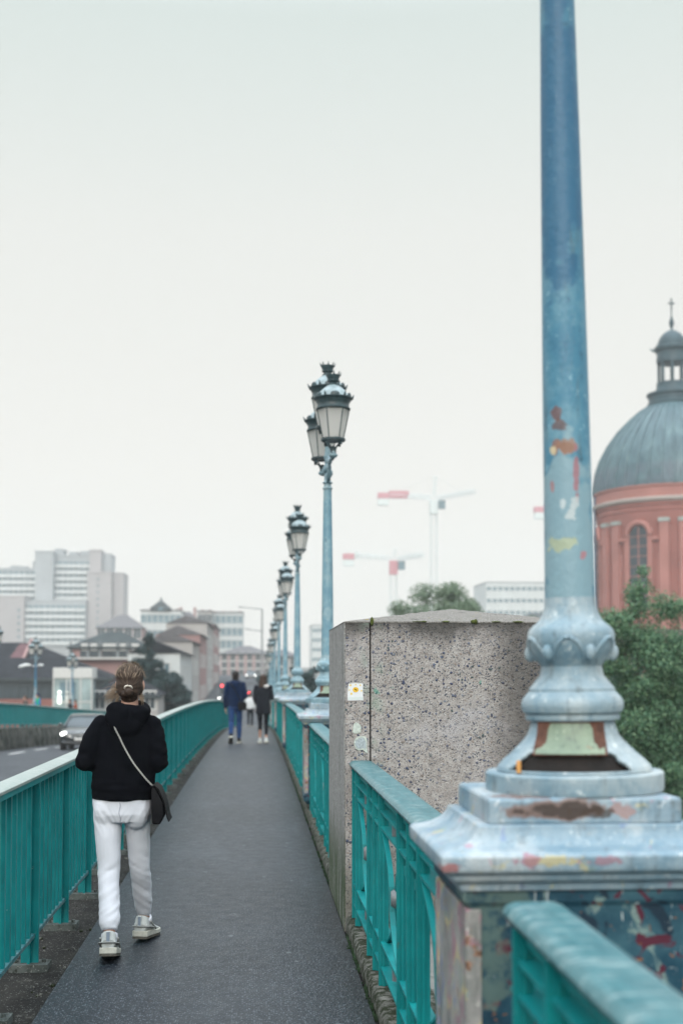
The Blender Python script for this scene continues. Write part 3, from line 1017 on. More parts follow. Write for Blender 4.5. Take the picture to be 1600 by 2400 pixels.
mb = MB()
for (x, r, h) in ((-.16, .03, .010), (.02, .020, .022), (.035, .014, .03), (.17, .035, .008), (.31, .04, .010), (-.635, .012, .05), (-.33, .05, .006), (-.30, .02, .010)):
    mb.ell((x, -PH - .0, 1.936), (r, .014, h * .6), 9, 6)
mb.build("moss", simple("moss", (.06, .075, .012), .95, .6, 40, bump=1), pier, smooth=60)
# posters stuck on the pier
def sheet(name, label, poly, col, th=.002):
    t = MB().prism(poly, PY - PH - th - .002, PY - PH - .0015)
    o = t.build(name, col)
    return tag(o, label, 'sticker')
yf = PY - PH - .004
def fx(px): return X(px, PY - PH)
def fz(py): return Z(830, py, PY - PH)
st = sheet("sticker", "square white paper sticker printed with a yellow flower, on the pier", [(fx(814.5), fz(1642)), (fx(851), fz(1641.6)), (fx(850), fz(1621)), (fx(850.6), fz(1602)), (fx(833), fz(1601)), (fx(816.5), fz(1602.5)), (fx(814), fz(1627))],
           simple("sticker_paper", (.70, .72, .73), .6, .05))
mb = MB()
cxs, czs = fx(833), fz(1616.5)
def disc(cx, cz, rx, rz, d, n=14, ph=0):
    return [(cx + rx * math.cos(2 * math.pi * k / n + ph) , cz + rz * math.sin(2 * math.pi * k / n + ph)) for k in range(n)]
mb.prism(disc(cxs, czs, .019, .017, 0), yf - .0006, yf)
MYEL = simple("yellow_print", (.75, .45, .02), .6, .1)
mb.build("flower_print", MYEL, st)
mb = MB()
for px, py, r in ((821, 1606, .007), (844, 1606, .006), (818.5, 1617, .005), (846.5, 1619, .006), (823, 1626, .008), (833, 1604.5, .005)):
    mb.prism(disc(fx(px), fz(py), r, r * 1.1, 0, 5, px), yf - .0005, yf)
mb.build("petal_print", simple("pale_yellow_print", (.72, .52, .14), .6, .1), st)
MB().prism([(cxs - .010, czs + .004), (cxs - .005, czs + .007), (cxs + .010, czs - .003), (cxs + .005, czs - .006)], yf - .0012, yf - .0007).build("flower_centre", M['hole'], st)
MB().prism([(fx(815.5), fz(1640)), (fx(850.5), fz(1640)), (fx(850.2), fz(1633)), (fx(815), fz(1634))], yf - .0005, yf).build("paper_fold", simple("paper_shade", (.62, .68, .66), .6, .05), st)
def blob(pts): return [(fx(a), fz(b)) for a, b in pts]
tg2 = simple("torn_paper", (.50, .55, .50), .9, .2, 60, bump=.5)
sheet("sticker", "small torn pale green paper scrap, below the flower sticker", blob([(826, 1716), (831, 1719), (838, 1719), (845, 1716), (846, 1708), (845, 1700), (840, 1695), (833, 1693), (828, 1698), (827, 1706)]), tg2)
sheet("sticker", "half-peeled round grey sticker with ragged white rim, just above the handrail end", blob([(829, 1744), (833, 1755), (841, 1759), (850, 1757), (856, 1763), (861, 1766), (859, 1752), (860, 1735), (857, 1727), (850, 1725), (838, 1726), (830, 1734)]), tg2)
rim = MB().prism(blob([(831.5, 1744), (835, 1752), (842, 1755), (851, 1753), (857, 1756), (856.5, 1738), (852, 1729), (841, 1729.5), (833, 1736)]), yf - .0015, yf - .0005)
o = rim.build("sticker_face", simple("grey_glue", (.36, .41, .43), .8, .3, 70, bump=.6))
o.parent = [q for q in C.objects if q.name.startswith('sticker') and 'half-peeled' in q.get('label', '')][0]

# weeds and moss where the asphalt meets the kerb
mb = MB()
for i in range(1800):
    y = 4.6 + 17 * rng.random() ** 1.5
    if noise.noise(Vector((0, y * 1.7, 3))) < -.1 or 7.8 < y < 9.6: continue
    x = .562 + rng.normal(0, .007)
    h = .006 + .02 * rng.random()
    a = rng.random() * 6.28
    dx, dy = math.cos(a) * .006, math.sin(a) * .006
    z = G(y) - .025
    mb.add([(x - dx, y - dy, z), (x + dx, y + dy, z), (x + dx * 2 + rng.normal(0, .006), y + dy * 2, z + h), (x - dx * .5 + rng.normal(0, .006), y - dy, z + h * 1.2)], [(0, 1, 2, 3)])
mb.build("weeds", M['weed'])['kind'] = 'stuff'
C.objects['weeds']['label'] = "small green weeds and moss in the joint along the kerb"
mb = MB()
for i in range(420):
    y = 3.5 + 22 * rng.random()
    x = rng.choice([-1.06, -1.3]) + rng.normal(0, .04)
    if x < -1.39 or x > -1.0: continue
    r = .004 + .010 * rng.random() ** 2
    z = G(y) - .028
    mb.ell((x, y, z + r * .4), (r, r * 1.3, r * .8), 6, 4)
o = mb.build("grit", M['kerb'])
tag(o, "loose grit and small stones on the strip under the railing", kind='stuff')

# ------------------------------------------------------------------ the town
M['paleconc'] = simple("pale_render", (.33, .35, .36), .85, .08, .15, geo=True)
M['pinkconc'] = simple("pinkish_render", (.34, .32, .32), .85, .08, .15, geo=True)
M['pink'] = simple("pink_plaster", (.32, .20, .19), .85, .12, .3, geo=True)
M['cream'] = simple("cream_plaster", (.36, .345, .33), .85, .12, .3, geo=True)
M['white_r'] = simple("white_plaster", (.52, .545, .54), .85, .08, .3, geo=True)
M['brick'] = simple("toulouse_brick", (.24, .105, .088), .85, .15, .8, geo=True)
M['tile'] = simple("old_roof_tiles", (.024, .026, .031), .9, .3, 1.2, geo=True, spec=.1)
M['tilefar'] = simple('hazed_far_tiles', (.11, .105, .11), .85, .2, 1.2, geo=True)  # distance haze mixed into the tile colour, hence paler
M['tilered'] = simple("red_roof_tiles", (.11, .05, .055), .85, .2, 1.2, geo=True)
M['slate'] = simple("grey_roof", (.055, .066, .068), .9, .2, .7, geo=True, spec=.15)
M['dark'] = simple("dark_glass", (.035, .05, .06), .25, .3, 1)
M['frame'] = simple("pale_frame", (.55, .55, .53), .7, .1)
M['blueglass'] = simple("bluish_glazing", (.12, .19, .22), .25, .3, .4)


def windows(t, xs, zs, w_, h_, y, wm, pm, arch=False, side=False):
    """one window per opening, sharing meshes"""
    fr = MB()
    fr.box(-w_ / 2 - .10, w_ / 2 + .10, -.06, .01, -h_ / 2 - .14, -h_ / 2)
    fr.box(-w_ / 2 - .10, w_ / 2 + .10, -.05, .01, h_ / 2, h_ / 2 + .12)
    for s in (-1, 1): fr.box(s * w_ / 2 - .05, s * w_ / 2 + .05, -.045, .01, -h_ / 2, h_ / 2)
    fr.box(-.03, .03, -.035, .005, -h_ / 2, h_ / 2)
    pn = MB()
    if arch:
        pn.prism([(-w_ / 2, -h_ / 2), (w_ / 2, -h_ / 2)] + [(w_ / 2 * math.cos(R(a)), h_ / 2 - w_ / 2 + w_ / 2 * math.sin(R(a))) for a in range(0, 181, 20)], -.02, .0)
    else:
        pn.box(-w_ / 2, w_ / 2, -.02, .0, -h_ / 2, h_ / 2)
    fm, pm_ = fr.mesh("window"), pn.mesh("pane")
    for x in xs:
        for z in zs:
            if arch:
                p = link("window", pm_, pm, t, loc=(x, y, z))
            else:
                f = link("window", fm, wm, t, loc=(x, y, z))
                p = link("pane", pm_, pm, f)
            if side: (p if arch else f).rotation_euler.z = R(90)


def house(name, label, cat, y, px0, px1, pytop, depth, zb, wall, roof=None, rkind='flat', rh=1.5, cols=0, rows=0, ww=.9, wh=1.5, arch=False, group=None, py_win=None, chim=0, z0w=None, over=.3):
    x0, x1 = X(px0, y), X(px1, y)
    zt = Z((px0 + px1) / 2, pytop, y)
    cx = (x0 + x1) / 2
    w2 = (x1 - x0) / 2
    t = thing(name, label, cat, (cx, y, zb), 0, group)
    h = zt - zb
    body = h - (rh if rkind != 'flat' else 0)
    MB().box(-w2, w2, 0, depth, -1.5, body).build("wall", wall, t)
    if rkind == 'flat':
        MB().box(-w2 - .15, w2 + .15, -.15, depth + .15, body + .002, body + .35).build("roof", roof or wall, t)
    elif rkind == 'hip':
        r = MB()
        i = min(w2 * .8, depth * .5)
        o = over
        r.add([(-w2 - o, -o, body + .003), (w2 + o, -o, body + .003), (w2 + o, depth + o, body + .003), (-w2 - o, depth + o, body + .003), (-w2 + i, depth / 2, h), (w2 - i, depth / 2, h)],
              [(0, 1, 5, 4), (1, 2, 5), (2, 3, 4, 5), (3, 0, 4), (3, 2, 1, 0)])
        rf = r.build("roof", roof, t)
        MB().box(-w2 - o, w2 + o, -o - .06, -o + .0, body - .22, body + .001).build("gutter", M['slate'], rf)
    elif rkind == 'gable':
        o = over
        r = MB().add([(-w2 - o, -o, body), (w2 + o, -o, body), (w2 + o, depth + o, body), (-w2 - o, depth + o, body), (-w2 - o, depth / 2, h), (w2 + o, depth / 2, h)],
                     [(0, 1, 5, 4), (2, 3, 4, 5), (0, 4, 3), (1, 2, 5), (3, 2, 1, 0)])
        rf = r.build("roof", roof, t)
        MB().box(-w2 - o, w2 + o, -o - .06, -o + .0, body - .22, body - .001).build("gutter", M['slate'], rf)
    elif rkind == 'side':     # gable end facing the viewer
        o = over
        r = MB().add([(-w2 - o, -o, body), (w2 + o, -o, body), (0, -o, h), (-w2 - o, depth, body), (w2 + o, depth, body), (0, depth, h)],
                     [(0, 1, 2), (3, 5, 4), (0, 2, 5, 3), (1, 4, 5, 2), (0, 3, 4, 1)])
        r.build("roof", roof, t)
    for k in range(chim):
        xx = -w2 + (k + .6) * 2 * w2 / chim
        MB().box(xx - .35, xx + .35, depth * .3, depth * .3 + .5, body, h + .9).build("chimney", M['pink'], t)
    if cols and rows:
        xs = [-w2 + (k + .5) * 2 * w2 / cols for k in range(cols)]
        z_ = z0w if z0w is not None else body * .12
        zs = [z_ + (k + .5) * (body - z_) / rows for k in range(rows)]
        windows(t, xs, zs, ww, wh, -.012, M['frame'], M['dark'] if wall is not M['white_r'] else M['blueglass'], arch)
    return t


# --- the slab of flats far off on the left
FL = 500
def flats():
    t = thing("apartment_block", "tall pale stepped block of flats with long balcony bands, far off on the left", 'building', (0, FL, -4))
    zz = lambda py: Z(150, py, FL) + 4
    xx = lambda px: X(px, FL)
    def tower(px0, px1, pyt, y0, y1, m, nm="wall"):
        MB().box(xx(px0), xx(px1), y0, y1, -3, zz(pyt)).build(nm, m, t)
        MB().box(xx(px0) - .2, xx(px1) + .2, y0 - .2, y1 + .2, zz(pyt) + .01, zz(pyt) + .7).build("roof", m, t)
    tower(-70, 82, 1333, 6, 22, M['paleconc'])
    tower(82, 124, 1296, -2, 20, M['paleconc'])
    tower(124, 210, 1302, 4, 20, M['paleconc'])
    tower(207, 234, 1291, 1, 20, M['pinkconc'])
    tower(234, 255, 1298, 5, 20, M['paleconc'])
    tower(206, 262, 1345, -4, 3, M['pinkconc'])
    tower(262, 288, 1345, 0, 18, M['pinkconc'])
    tower(-70, 4, 1415, -1, 5, M['paleconc'])
    tower(4, 67, 1404, -10, 4, M['pinkconc'])
    tower(67, 206, 1412, -7, 3, M['paleconc'])
    tower(120, 140, 1286, 7, 16, M['paleconc'], "lift_tower")
    for a, b, pt in ((12, 32, 1326), (36, 50, 1327), (152, 172, 1292), (180, 200, 1290), (65, 82, 1315)):
        tower(a, b, pt, 9, 18, M['paleconc'], "roof_hut")
    def bands(px0, px1, py0, n, dy, y):
        for k in range(n):
            zt = zz(py0 + k * dy)
            wb = MB().box(xx(px0), xx(px1), y - .06, y - .01, zt - .9, zt + .55)
            b = wb.build("window_band", M['blueglass'], t)
            m = MB().box(xx(px0) - .1, xx(px1) + .1, y - 1.3, y - .07, zt - 2.0, zt - .62)
            m.build("balcony", M['white_r'], t)
            mm = MB()
            for q in range(int((px1 - px0) / 13)):
                xq = xx(px0 + 6 + q * 13)
                mm.box(xq - .18, xq + .18, y - 1.25, y - .065, zt - .6, zt + .55)
            mm.build("partition", M['paleconc'], b)
    bands(124, 208, 1317, 12, 15.2, 4)
    bands(-60, 79, 1340, 12, 15.2, 6)
    bands(67, 204, 1424, 6, 15.4, -7)
    for k in range(8):
        MB().box(xx(229), xx(233), -4.06, -4.0, zz(1362 + k * 15.2), zz(1356 + k * 15.2)).build("window", M['blueglass'], t)
        MB().box(xx(52), xx(57), -10.06, -10.0, zz(1437 + k * 15.2), zz(1430 + k * 15.2)).build("window", M['blueglass'], t)
    return t
flats()

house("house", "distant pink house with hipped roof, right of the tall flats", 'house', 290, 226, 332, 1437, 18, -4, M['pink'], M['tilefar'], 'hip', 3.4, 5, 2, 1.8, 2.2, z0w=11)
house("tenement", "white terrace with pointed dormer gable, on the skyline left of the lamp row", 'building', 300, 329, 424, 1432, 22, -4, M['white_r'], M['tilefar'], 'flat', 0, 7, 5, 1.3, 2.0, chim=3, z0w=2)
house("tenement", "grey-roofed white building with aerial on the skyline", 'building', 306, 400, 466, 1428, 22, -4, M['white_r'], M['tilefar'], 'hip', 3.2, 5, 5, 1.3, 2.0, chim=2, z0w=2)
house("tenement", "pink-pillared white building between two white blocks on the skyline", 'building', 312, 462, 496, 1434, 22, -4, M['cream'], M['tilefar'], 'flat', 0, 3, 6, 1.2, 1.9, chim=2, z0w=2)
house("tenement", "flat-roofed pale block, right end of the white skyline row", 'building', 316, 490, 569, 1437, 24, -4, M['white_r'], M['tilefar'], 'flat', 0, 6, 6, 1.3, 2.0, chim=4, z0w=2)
g = thing("dormer_gable", "pointed roof turret crowning the white terrace on the skyline", 'turret', (X(377, 302), 302, Z(377, 1434, 302)))
MB().rect([(2.4, 2.4, .003), (2.4, 2.4, 1.0), (1.9, 1.9, 1.3), (.7, .7, 2.4), (.25, .25, 2.7), (.2, .2, 3.4)]).build("roof", M['slate'], g)
MB().box(-.6, .6, -2.46, -2.4, .2, .95).build("window", M['blueglass'], g)

house("house", "large house with long grey-green roof and open gallery of white blinds, above the brick range", 'house', 128, 164, 342, 1476, 11, -3, M['pink'], M['slate'], 'hip', 1.75)
t = C.objects[[o.name for o in C.objects if 'open gallery' in o.get('label', '')][0]]
yb = 128
for a, b in ((190, 205), (212, 228), (241, 272), (281, 295), (308, 326)):
    x0, x1 = X(a, yb) - t.location.x, X(b, yb) - t.location.x
    z1, z0, zb_ = Z(200, 1508, yb) + 3, Z(200, 1525, yb) + 3, Z(200, 1540, yb) + 3
    f = MB().box(x0 - .1, x1 + .1, -.05, -.002, zb_, z1 + .05).build("window", M['dark'], t)
    MB().box(x0, x1, -.16, -.06, z0, z1).build("blind", M['frame'], f)
MB().box(X(165, yb) - t.location.x, X(340, yb) - t.location.x, -.9, -.003, Z(200, 1543, yb) + 2.9, Z(200, 1541, yb) + 3).build("balcony", M['frame'], t)
for a in (166, 206, 234, 276, 300, 340):
    xq = X(a, yb) - t.location.x
    MB().box(xq - .14, xq + .14, -.12, -.003, Z(200, 1541, yb) + 3, Z(200, 1506, yb) + 3).build("post", M['steel'], t)

house("brick_range", "long low brick building with dark tiled roof and arched windows beyond the far railing", 'building', 107, -160, 254, 1540, 8, -4.5, M['brick'], M['tile'], 'hip', 1.8, 24, 1, .72, 1.75, True, z0w=4.0, over=.5)
house("house", "dark-roofed house with a reddish roof patch, behind the long brick building", 'house', 117, -140, 170, 1503, 9, -4, M['pink'], M['tile'], 'hip', 2.2)
t = [o for o in C.objects if 'reddish roof patch' in o.get('label', '')][0]
bx = t.location
def on_roof(px, f):     # a point on that roof's near slope
    body = Z(15, 1503, 117) + 4 - 2.2
    return (X(px, 117) - bx.x, -.3 + f * 4.8 - .02, body + .003 + f * 2.2 + .03)
MB().add([on_roof(14, .05), on_roof(50, .05), on_roof(51, .93), on_roof(27, .93)], [(0, 1, 2, 3)]).build("red_tiles", M['tilered'], t)
MB().add([on_roof(50, .02), on_roof(56, .02), on_roof(57, 1), on_roof(51, 1)] + [(a, b, c + .35) for a, b, c in (on_roof(50, .02), on_roof(56, .02), on_roof(57, 1), on_roof(51, 1))],
         [(4, 5, 6, 7), (0, 1, 5, 4), (1, 2, 6, 5), (3, 7, 6, 2), (0, 4, 7, 3)]).build("party_wall", M['pink'], t)
house("house", "small pale house with hipped roof behind the walking woman's shoulder", 'house', 97, 215, 371, 1586, 7, -4, M['cream'], M['tile'], 'hip', 1.45, 4, 1, .9, 1.3, z0w=3.2)
house("house", "white gable-roofed house showing above the dark cedar", 'house', 118, 372, 420, 1532, 9, -3, M['pink'], M['tile'], 'hip', 1.4, 2, 1, 1.0, 1.2, z0w=3.5)

# street fronts running away on the left of the street
sf = [(108, 20, -9.5, 3.4, M['white_r'], "narrow white street front, nearest in the row past the bridge end", 0),
      (129, 16, -10.0, 4.9, M['cream'], "cream street front, second of the row past the bridge end", 1),
      (146, 20, -10.2, 6.2, M['pink'], "pink street front, third of the row past the bridge end", 1),
      (167, 24, -10.5, 8.4, M['cream'], "tall cream street front, fourth of the row past the bridge end", 1),
      (192, 30, -11, 9.2, M['pink'], "pink street front at the far end of the row", 1)]
for y, ln, xw, zt, m, lab, rf in sf:
    xr = -6.55
    t = thing("street_house", lab, 'house', (xr, y, G(y) - .4))
    h = zt - G(y) + .4
    MB().box(xw - xr - 1.5, 0, .02, ln - .02, -1, h).build("wall", m, t)
    r = MB().add([(xw - xr - 1.5, -.1, h + .003), (.4, -.1, h + .003), (.4, ln + .1, h + .003), (xw - xr - 1.5, ln + .1, h + .003), ((xw - xr - 1.5) / 2, -.1, h + 1.1), ((xw - xr - 1.5) / 2, ln + .1, h + 1.1)],
                 [(0, 1, 4), (1, 2, 5, 4), (2, 3, 5), (3, 0, 4, 5), (0, 3, 2, 1)])
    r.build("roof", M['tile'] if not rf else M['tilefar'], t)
    nz = max(1, int(h / 3))
    fr = MB().box(-.01, .05, -.5, .5, -.85, .85)
    fm = fr.mesh("window")
    for a in range(int(ln / 3.4)):
        for b in range(nz):
            link("window", fm, M['blueglass'] if (a + b) % 3 else M['frame'], t, loc=(.005, 1.8 + a * 3.4, 1.8 + b * (h - 1) / nz))
    windows(t, [(xw - xr - 1.5) * .3], [h * .45, h * .75], .9, 1.4, .005, M['frame'], M['blueglass'])
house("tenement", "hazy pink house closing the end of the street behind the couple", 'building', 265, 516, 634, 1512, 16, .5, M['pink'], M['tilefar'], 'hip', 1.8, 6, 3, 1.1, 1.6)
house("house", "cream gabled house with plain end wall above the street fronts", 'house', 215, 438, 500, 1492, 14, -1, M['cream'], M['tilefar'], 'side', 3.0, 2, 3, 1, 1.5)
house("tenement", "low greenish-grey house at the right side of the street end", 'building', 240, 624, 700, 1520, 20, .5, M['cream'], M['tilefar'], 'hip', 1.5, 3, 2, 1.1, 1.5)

# glass kiosk across the road, with lit letter signs on its panes
YK = 92
kx0, kx1 = X(124.5, YK), X(217, YK)
zk, zg = Z(170, 1565, YK), G(YK)
k = thing("glass_kiosk", "white-topped glass kiosk with a lit letter i on its front, beyond the far railing", 'kiosk', ((kx0 + kx1) / 2, YK, zg))
w2, h = (kx1 - kx0) / 2, zk - zg
zf = Z(170, 1590, YK) - zg
MB().box(-w2, w2, 0, 2.6, zf, h).build("roof", M['frame'], k, bevel=.03)
MB().box(-w2 + .1, w2 - .1, .1, 2.5, .1, zf - .003).build("glazing", simple("kiosk_glass", (.30, .38, .38), .15, .35, .8), k)
MB().box(-w2 + .5, w2 - 1.2, .05, .095, 1.9, zf - .25).build("dark_pane", M['blueglass'], k)
for a in (-w2, -w2 + .95, -.2, w2 - .9, w2 - .09):
    MB().box(a, a + .09, .02, .11, 0, zf - .004).build("frame", M['frame'], k)
for z in (1.75,):
    MB().box(-w2, w2, .03, .09, z, z + .09).build("transom", M['frame'], k)
for px, mm in ((141, emitter("lit_sign", (.95, 1, .9), .95)), (158, simple("pale_sign", (.6, .62, .58), .5, .05))):
    xq = X(px, YK) - (kx0 + kx1) / 2
    s = MB().tube([(xq, -.03, Z(141, 1650, YK) - zg), (xq, -.03, Z(141, 1648, YK) - zg), (xq, -.03, Z(141, 1632, YK) - zg), (xq, -.03, Z(141, 1629, YK) - zg)], [(.08, .03), (.13, .04), (.13, .04), (.08, .03)], 10)
    s.ell((xq, -.03, Z(141, 1622.5, YK) - zg), (.125, .04, .125))
    s.build("sign_letter", mm, k, smooth=60)

# double-armed street light beyond the end of the bridge
YM = 118
xm, zm = X(614, YM), Z(614, 1427, YM)
t = thing("street_light", "thin tall street light mast with two arms reaching left, beyond the bridge", 'street light', (xm, YM, G(YM)))
h = zm - G(YM)
MB().lathe([(.16, -.3), (.16, .9), (.11, 1.0), (.06, h)], 12).build("mast", M['steel'], t, smooth=50)
for z, l in ((h, 1.95), (h - 2.1, 1.35)):
    a = MB().tube([(0, 0, z - .03), (-l * .5, 0, z + .05), (-l, 0, z + .16)], [.045, .04, .03], 8)
    a.tube([(-l + .1, 0, z + .15), (-l - .35, 0, z + .2)], [(.10, .06), (.07, .04)], 10)
    a.build("arm", M['steel'], t)
for px, py, y, lab in ((520.5, 1607, 110, "traffic light glowing red, left of the man in the navy hoodie"), (585, 1624, 104, "traffic light glowing red, between the couple's heads")):
    t = thing("traffic_light", lab, 'traffic light', (X(px, y), y, G(y) - .1))
    z = Z(px, py, y) - G(y) + .1
    MB().lathe([(.06, -.2), (.05, z - .4)], 10).build("pole", M['steel'], t)
    MB().box(-.15, .15, -.09, .09, z - .75, z + .25).build("housing", M['dark'], t, bevel=.03)
    MB().lathe([(.09, 0), (.10, .05)], 14, M=Matrix.Translation((0, -.095, z)) @ Matrix.Rotation(R(90), 4, 'X')).build("red_lens", emitter("red_lamp", (1, .06, .07), 4.0), t)

# --- domed chapel on the right
YD, RD = 152, 9.95
xd = X(1582, YD)
d = thing("domed_chapel", "brick chapel drum under a ribbed green-grey dome with lantern and cross", 'church', (xd, YD, -5))
zs = Z(1390, 1156, YD) + 5
u = YD / FPX / 3.095 * 1.0
pr = NT("dome_copper")
geo = pr.obj()
ang = pr.n("ShaderNodeMath", operation='ARCTAN2')
sx_ = pr.n("ShaderNodeSeparateXYZ"); pr.l(geo, sx_.inputs[0])
pr.l(sx_.outputs[1], ang.inputs[0]); pr.l(sx_.outputs[0], ang.inputs[1])
cb_ = pr.n("ShaderNodeCombineXYZ"); pr.l(pr.math('MULTIPLY', ang.outputs[0], 5), cb_.inputs[0]); pr.l(pr.math('MULTIPLY', sx_.outputs[2], .22), cb_.inputs[1])
st_ = pr.noise(2.2, 5, .65, vec=cb_.outputs[0])
cc = pr.ramp(st_, [(.3, (.035, .075, .095)), (.52, (.065, .125, .145)), (.7, (.12, .20, .21))])
bandm = pr.math('MULTIPLY', pr.step(sx_.outputs[2], zs + 2.9, zs + 2.4), pr.step(pr.noise(.6, 2, vec=geo), .35, .55))
cc = pr.mix(pr.math('MULTIPLY', bandm, .4), cc, (.11, .13, .165))
M['copper'] = pr.out(cc, .5, 0, None, .4)
M['lead'] = simple('lantern_lead', (.03, .065, .08), .5, .25, .6, spec=.3)
prof = [(9.92, zs), (9.93, zs + .5), (9.80, zs + 1.4), (9.62, zs + 2.6), (9.1, zs + 4.2), (8.1, zs + 6.1), (6.8, zs + 7.9), (5.35, zs + 9.4), (4.2, zs + 10.4), (3.25, zs + 11.0), (2.9, zs + 11.2)]
from_prof = []
for (a, b), (c_, e_) in zip(prof, prof[1:]):
    for q in range(3): from_prof.append((a + (c_ - a) * q / 3, b + (e_ - b) * q / 3))
from_prof.append(prof[-1])
MB().lathe(from_prof, 96).build("dome", M['copper'], d, smooth=50)
rb = MB()
for k in range(40):
    a = 2 * math.pi * k / 40
    rb.tube([((r + .04) * math.cos(a), (r + .04) * math.sin(a), z) for r, z in prof], [.17 - .009 * i for i in range(len(prof))], 6)
rb.build("dome_ribs", M['copper'], d, smooth=60)
lp = [(3.1, 11.15), (3.15, 11.4), (2.95, 11.6), (2.95, 12.2), (3.2, 12.5), (3.2, 12.7), (2.2, 12.9), (2.05, 13.2), (1.95, 13.6), (1.95, 14.1)]
MB().lathe([(r, zs + z) for r, z in lp], 40).build("lantern_base", M['lead'], d, smooth=35)
for k in range(8):
    a = R(22.5 + 45 * k + 5)
    MB().tube([(1.62 * math.cos(a), 1.62 * math.sin(a), zs + 14.05), (1.62 * math.cos(a), 1.62 * math.sin(a), zs + 17.0)], .2, 8).build("lantern_column", M['lead'], d, smooth=50)
MB().lathe([(r, zs + z) for r, z in [(1.55, 16.6), (1.9, 16.65), (1.95, 17.2), (1.85, 17.4), (1.9, 18.0), (2.2, 18.3), (2.25, 18.6), (1.8, 18.8), (1.75, 19.1), (1.6, 19.7), (1.2, 20.3), (.7, 20.7), (.25, 20.9), (.12, 21.1),
                                     (.18, 21.3), (.32, 21.7), (.30, 22.0), (.12, 22.5), (.07, 23.0), (.06, 23.6)]], 28).build("lantern_cap", M['lead'], d, smooth=35)
MB().box(-.08, .08, -.08, .08, zs + 23.4, zs + 25.0).box(-.42, .42, -.07, .07, zs + 24.25, zs + 24.43).build("cross", M['cast'], d)
for k in range(8):
    a = R(22.5 + 45 * k + 5)
    MB().tube([(2.15 * math.cos(a), 2.15 * math.sin(a), zs + 18.3), (2.55 * math.cos(a), 2.55 * math.sin(a), zs + 18.5), (2.6 * math.cos(a), 2.6 * math.sin(a), zs + 18.8)], [.15, .12, .03], 6).build("scroll", M['copper'], d)
drum = [(9.45, -3), (9.45, zs - 4.0), (9.55, zs - 3.6), (9.55, zs - 3.2), (9.65, zs - 3.1), (9.65, zs - 2.6), (9.8, zs - 2.45), (9.8, zs - 2.1)]
M['drum'] = simple("rose_brick", (.30, .118, .098), .85, .14, .35, geo=True)
M['capst'] = simple('capital_stone', (.30, .33, .31), .8, .15, 2)
M['drumlt'] = simple("rose_brick_pale", (.35, .155, .132), .85, .12, .35, geo=True)
MB().lathe(drum, 72).build("drum", M['drum'], d, smooth=25)
MB().lathe([(9.9, zs - 2.095), (10.15, zs - 1.9), (10.2, zs - 1.62), (9.9, zs - 1.5)], 72).build("cornice", simple("pale_stone", (.40, .35, .32), .8, .1, .5), d, smooth=25)
MB().lathe([(9.85, zs - 1.495), (9.85, zs - .35), (10.0, zs - .25), (10.0, zs - .02), (9.9, zs)], 72).build("attic", M['drumlt'], d, smooth=25)
for k in range(7):
    base = -109 + k * 360 / 7
    for s in (-1, 1):
        a = R(base + s * 6.7)
        Mx = Matrix.Rotation(a - R(270), 4, 'Z')
        p = MB().box(-.55, .55, -9.85, -9.2, -2, zs - 4.55, Mx).build("pilaster", M['drumlt'], d)
        MB().box(-.66, .66, -9.95, -9.2, zs - 4.549, zs - 4.1, Mx).build("capital", M['capst'], p)
    a = base + 180 / 7
    Mx = Matrix.Rotation(R(a - 270), 4, 'Z')
    wz1 = zs - 6.0
    pts = [(-1.15, wz1 - 9), (1.15, wz1 - 9)] + [(1.15 * math.cos(R(q)), wz1 + 1.15 * math.sin(R(q))) for q in range(0, 181, 15)]
    pa = MB().prism(pts, -9.50, -9.3)
    pa.v = [tuple(Mx @ Vector(v)) for v in pa.v]
    pa = pa.build("window", M['dark'] if k else simple("leaded_glass", (.05, .085, .11), .35, .3, 2), d)
    ar = MB()
    ar.tube([(1.5 * math.cos(R(q)), -9.55, wz1 + 1.5 * math.sin(R(q))) for q in range(0, 181, 12)], .36, 8, side=(0, 1, 0))
    for s in (-1, 1):
        ar.box(s * 1.5 - .32, s * 1.5 + .32, -9.62, -9.35, wz1 - 9, wz1 - .01)
        ar.box(s * 2.1 - .5, s * 2.1 + .5, -9.68, -9.1, wz1 - .7, wz1 - .3)
    ar.box(-.06, .06, -9.56, -9.45, wz1 - 9, wz1 + 1.1)
    for q in range(8): ar.box(-1.15, 1.15, -9.54, -9.45, wz1 - 8.6 + q * 1.2, wz1 - 8.52 + q * 1.2)
    ar.v = [tuple(Mx @ Vector(v)) for v in ar.v]
    ar.build("surround", M['drumlt'], pa, smooth=50)
    for s in (-1, 1): MB().box(s * 2.75 - .4, s * 2.75 + .4, -9.26, -8.7, zs - 13, zs - 8.2, Mx).build("sunk_panel", M['drumlt'], d)
dp = NT("downpipe"); M['pipe'] = dp.out((.10, .13, .19), .5)
a = R(-109 - 74)
MB().tube([(10.0 * math.cos(a), 10.0 * math.sin(a), -2), (10.0 * math.cos(a), 10.0 * math.sin(a), zs - .3)], .16, 8).build("downpipe", M['pipe'], d)

house("hospital_wing", "low brick wing with tiled roof in front of the domed chapel, glimpsed through the tree", 'building', 128, 1470, 1760, 1470, 9, -5, M['brick'], M['tilered'], 'gable', 2.0, 8, 2, 1.1, 1.8, z0w=5)
house("apartment_block", "pale blue-white block of flats on the horizon behind the big lamp post", 'building', 420, 1139, 1330, 1366, 24, -4, M['white_r'], M['paleconc'], 'flat', 0, 14, 8, 1.6, 1.3, z0w=4)
house("apartment_block", "tiny pale tower block on the horizon beside the second lamp post", 'building', 460, 731, 775, 1466, 22, -4, M['white_r'], M['paleconc'], 'flat', 0, 5, 6, 1.4, 1.3, z0w=2)
house("house", "low grey house under the pale flats, at the edge of the blurred lamp shaft", 'house', 300, 1222, 1330, 1432, 20, -4, M['paleconc'], M['slate'], 'hip', 2.0, 5, 3, 1.3, 1.4)

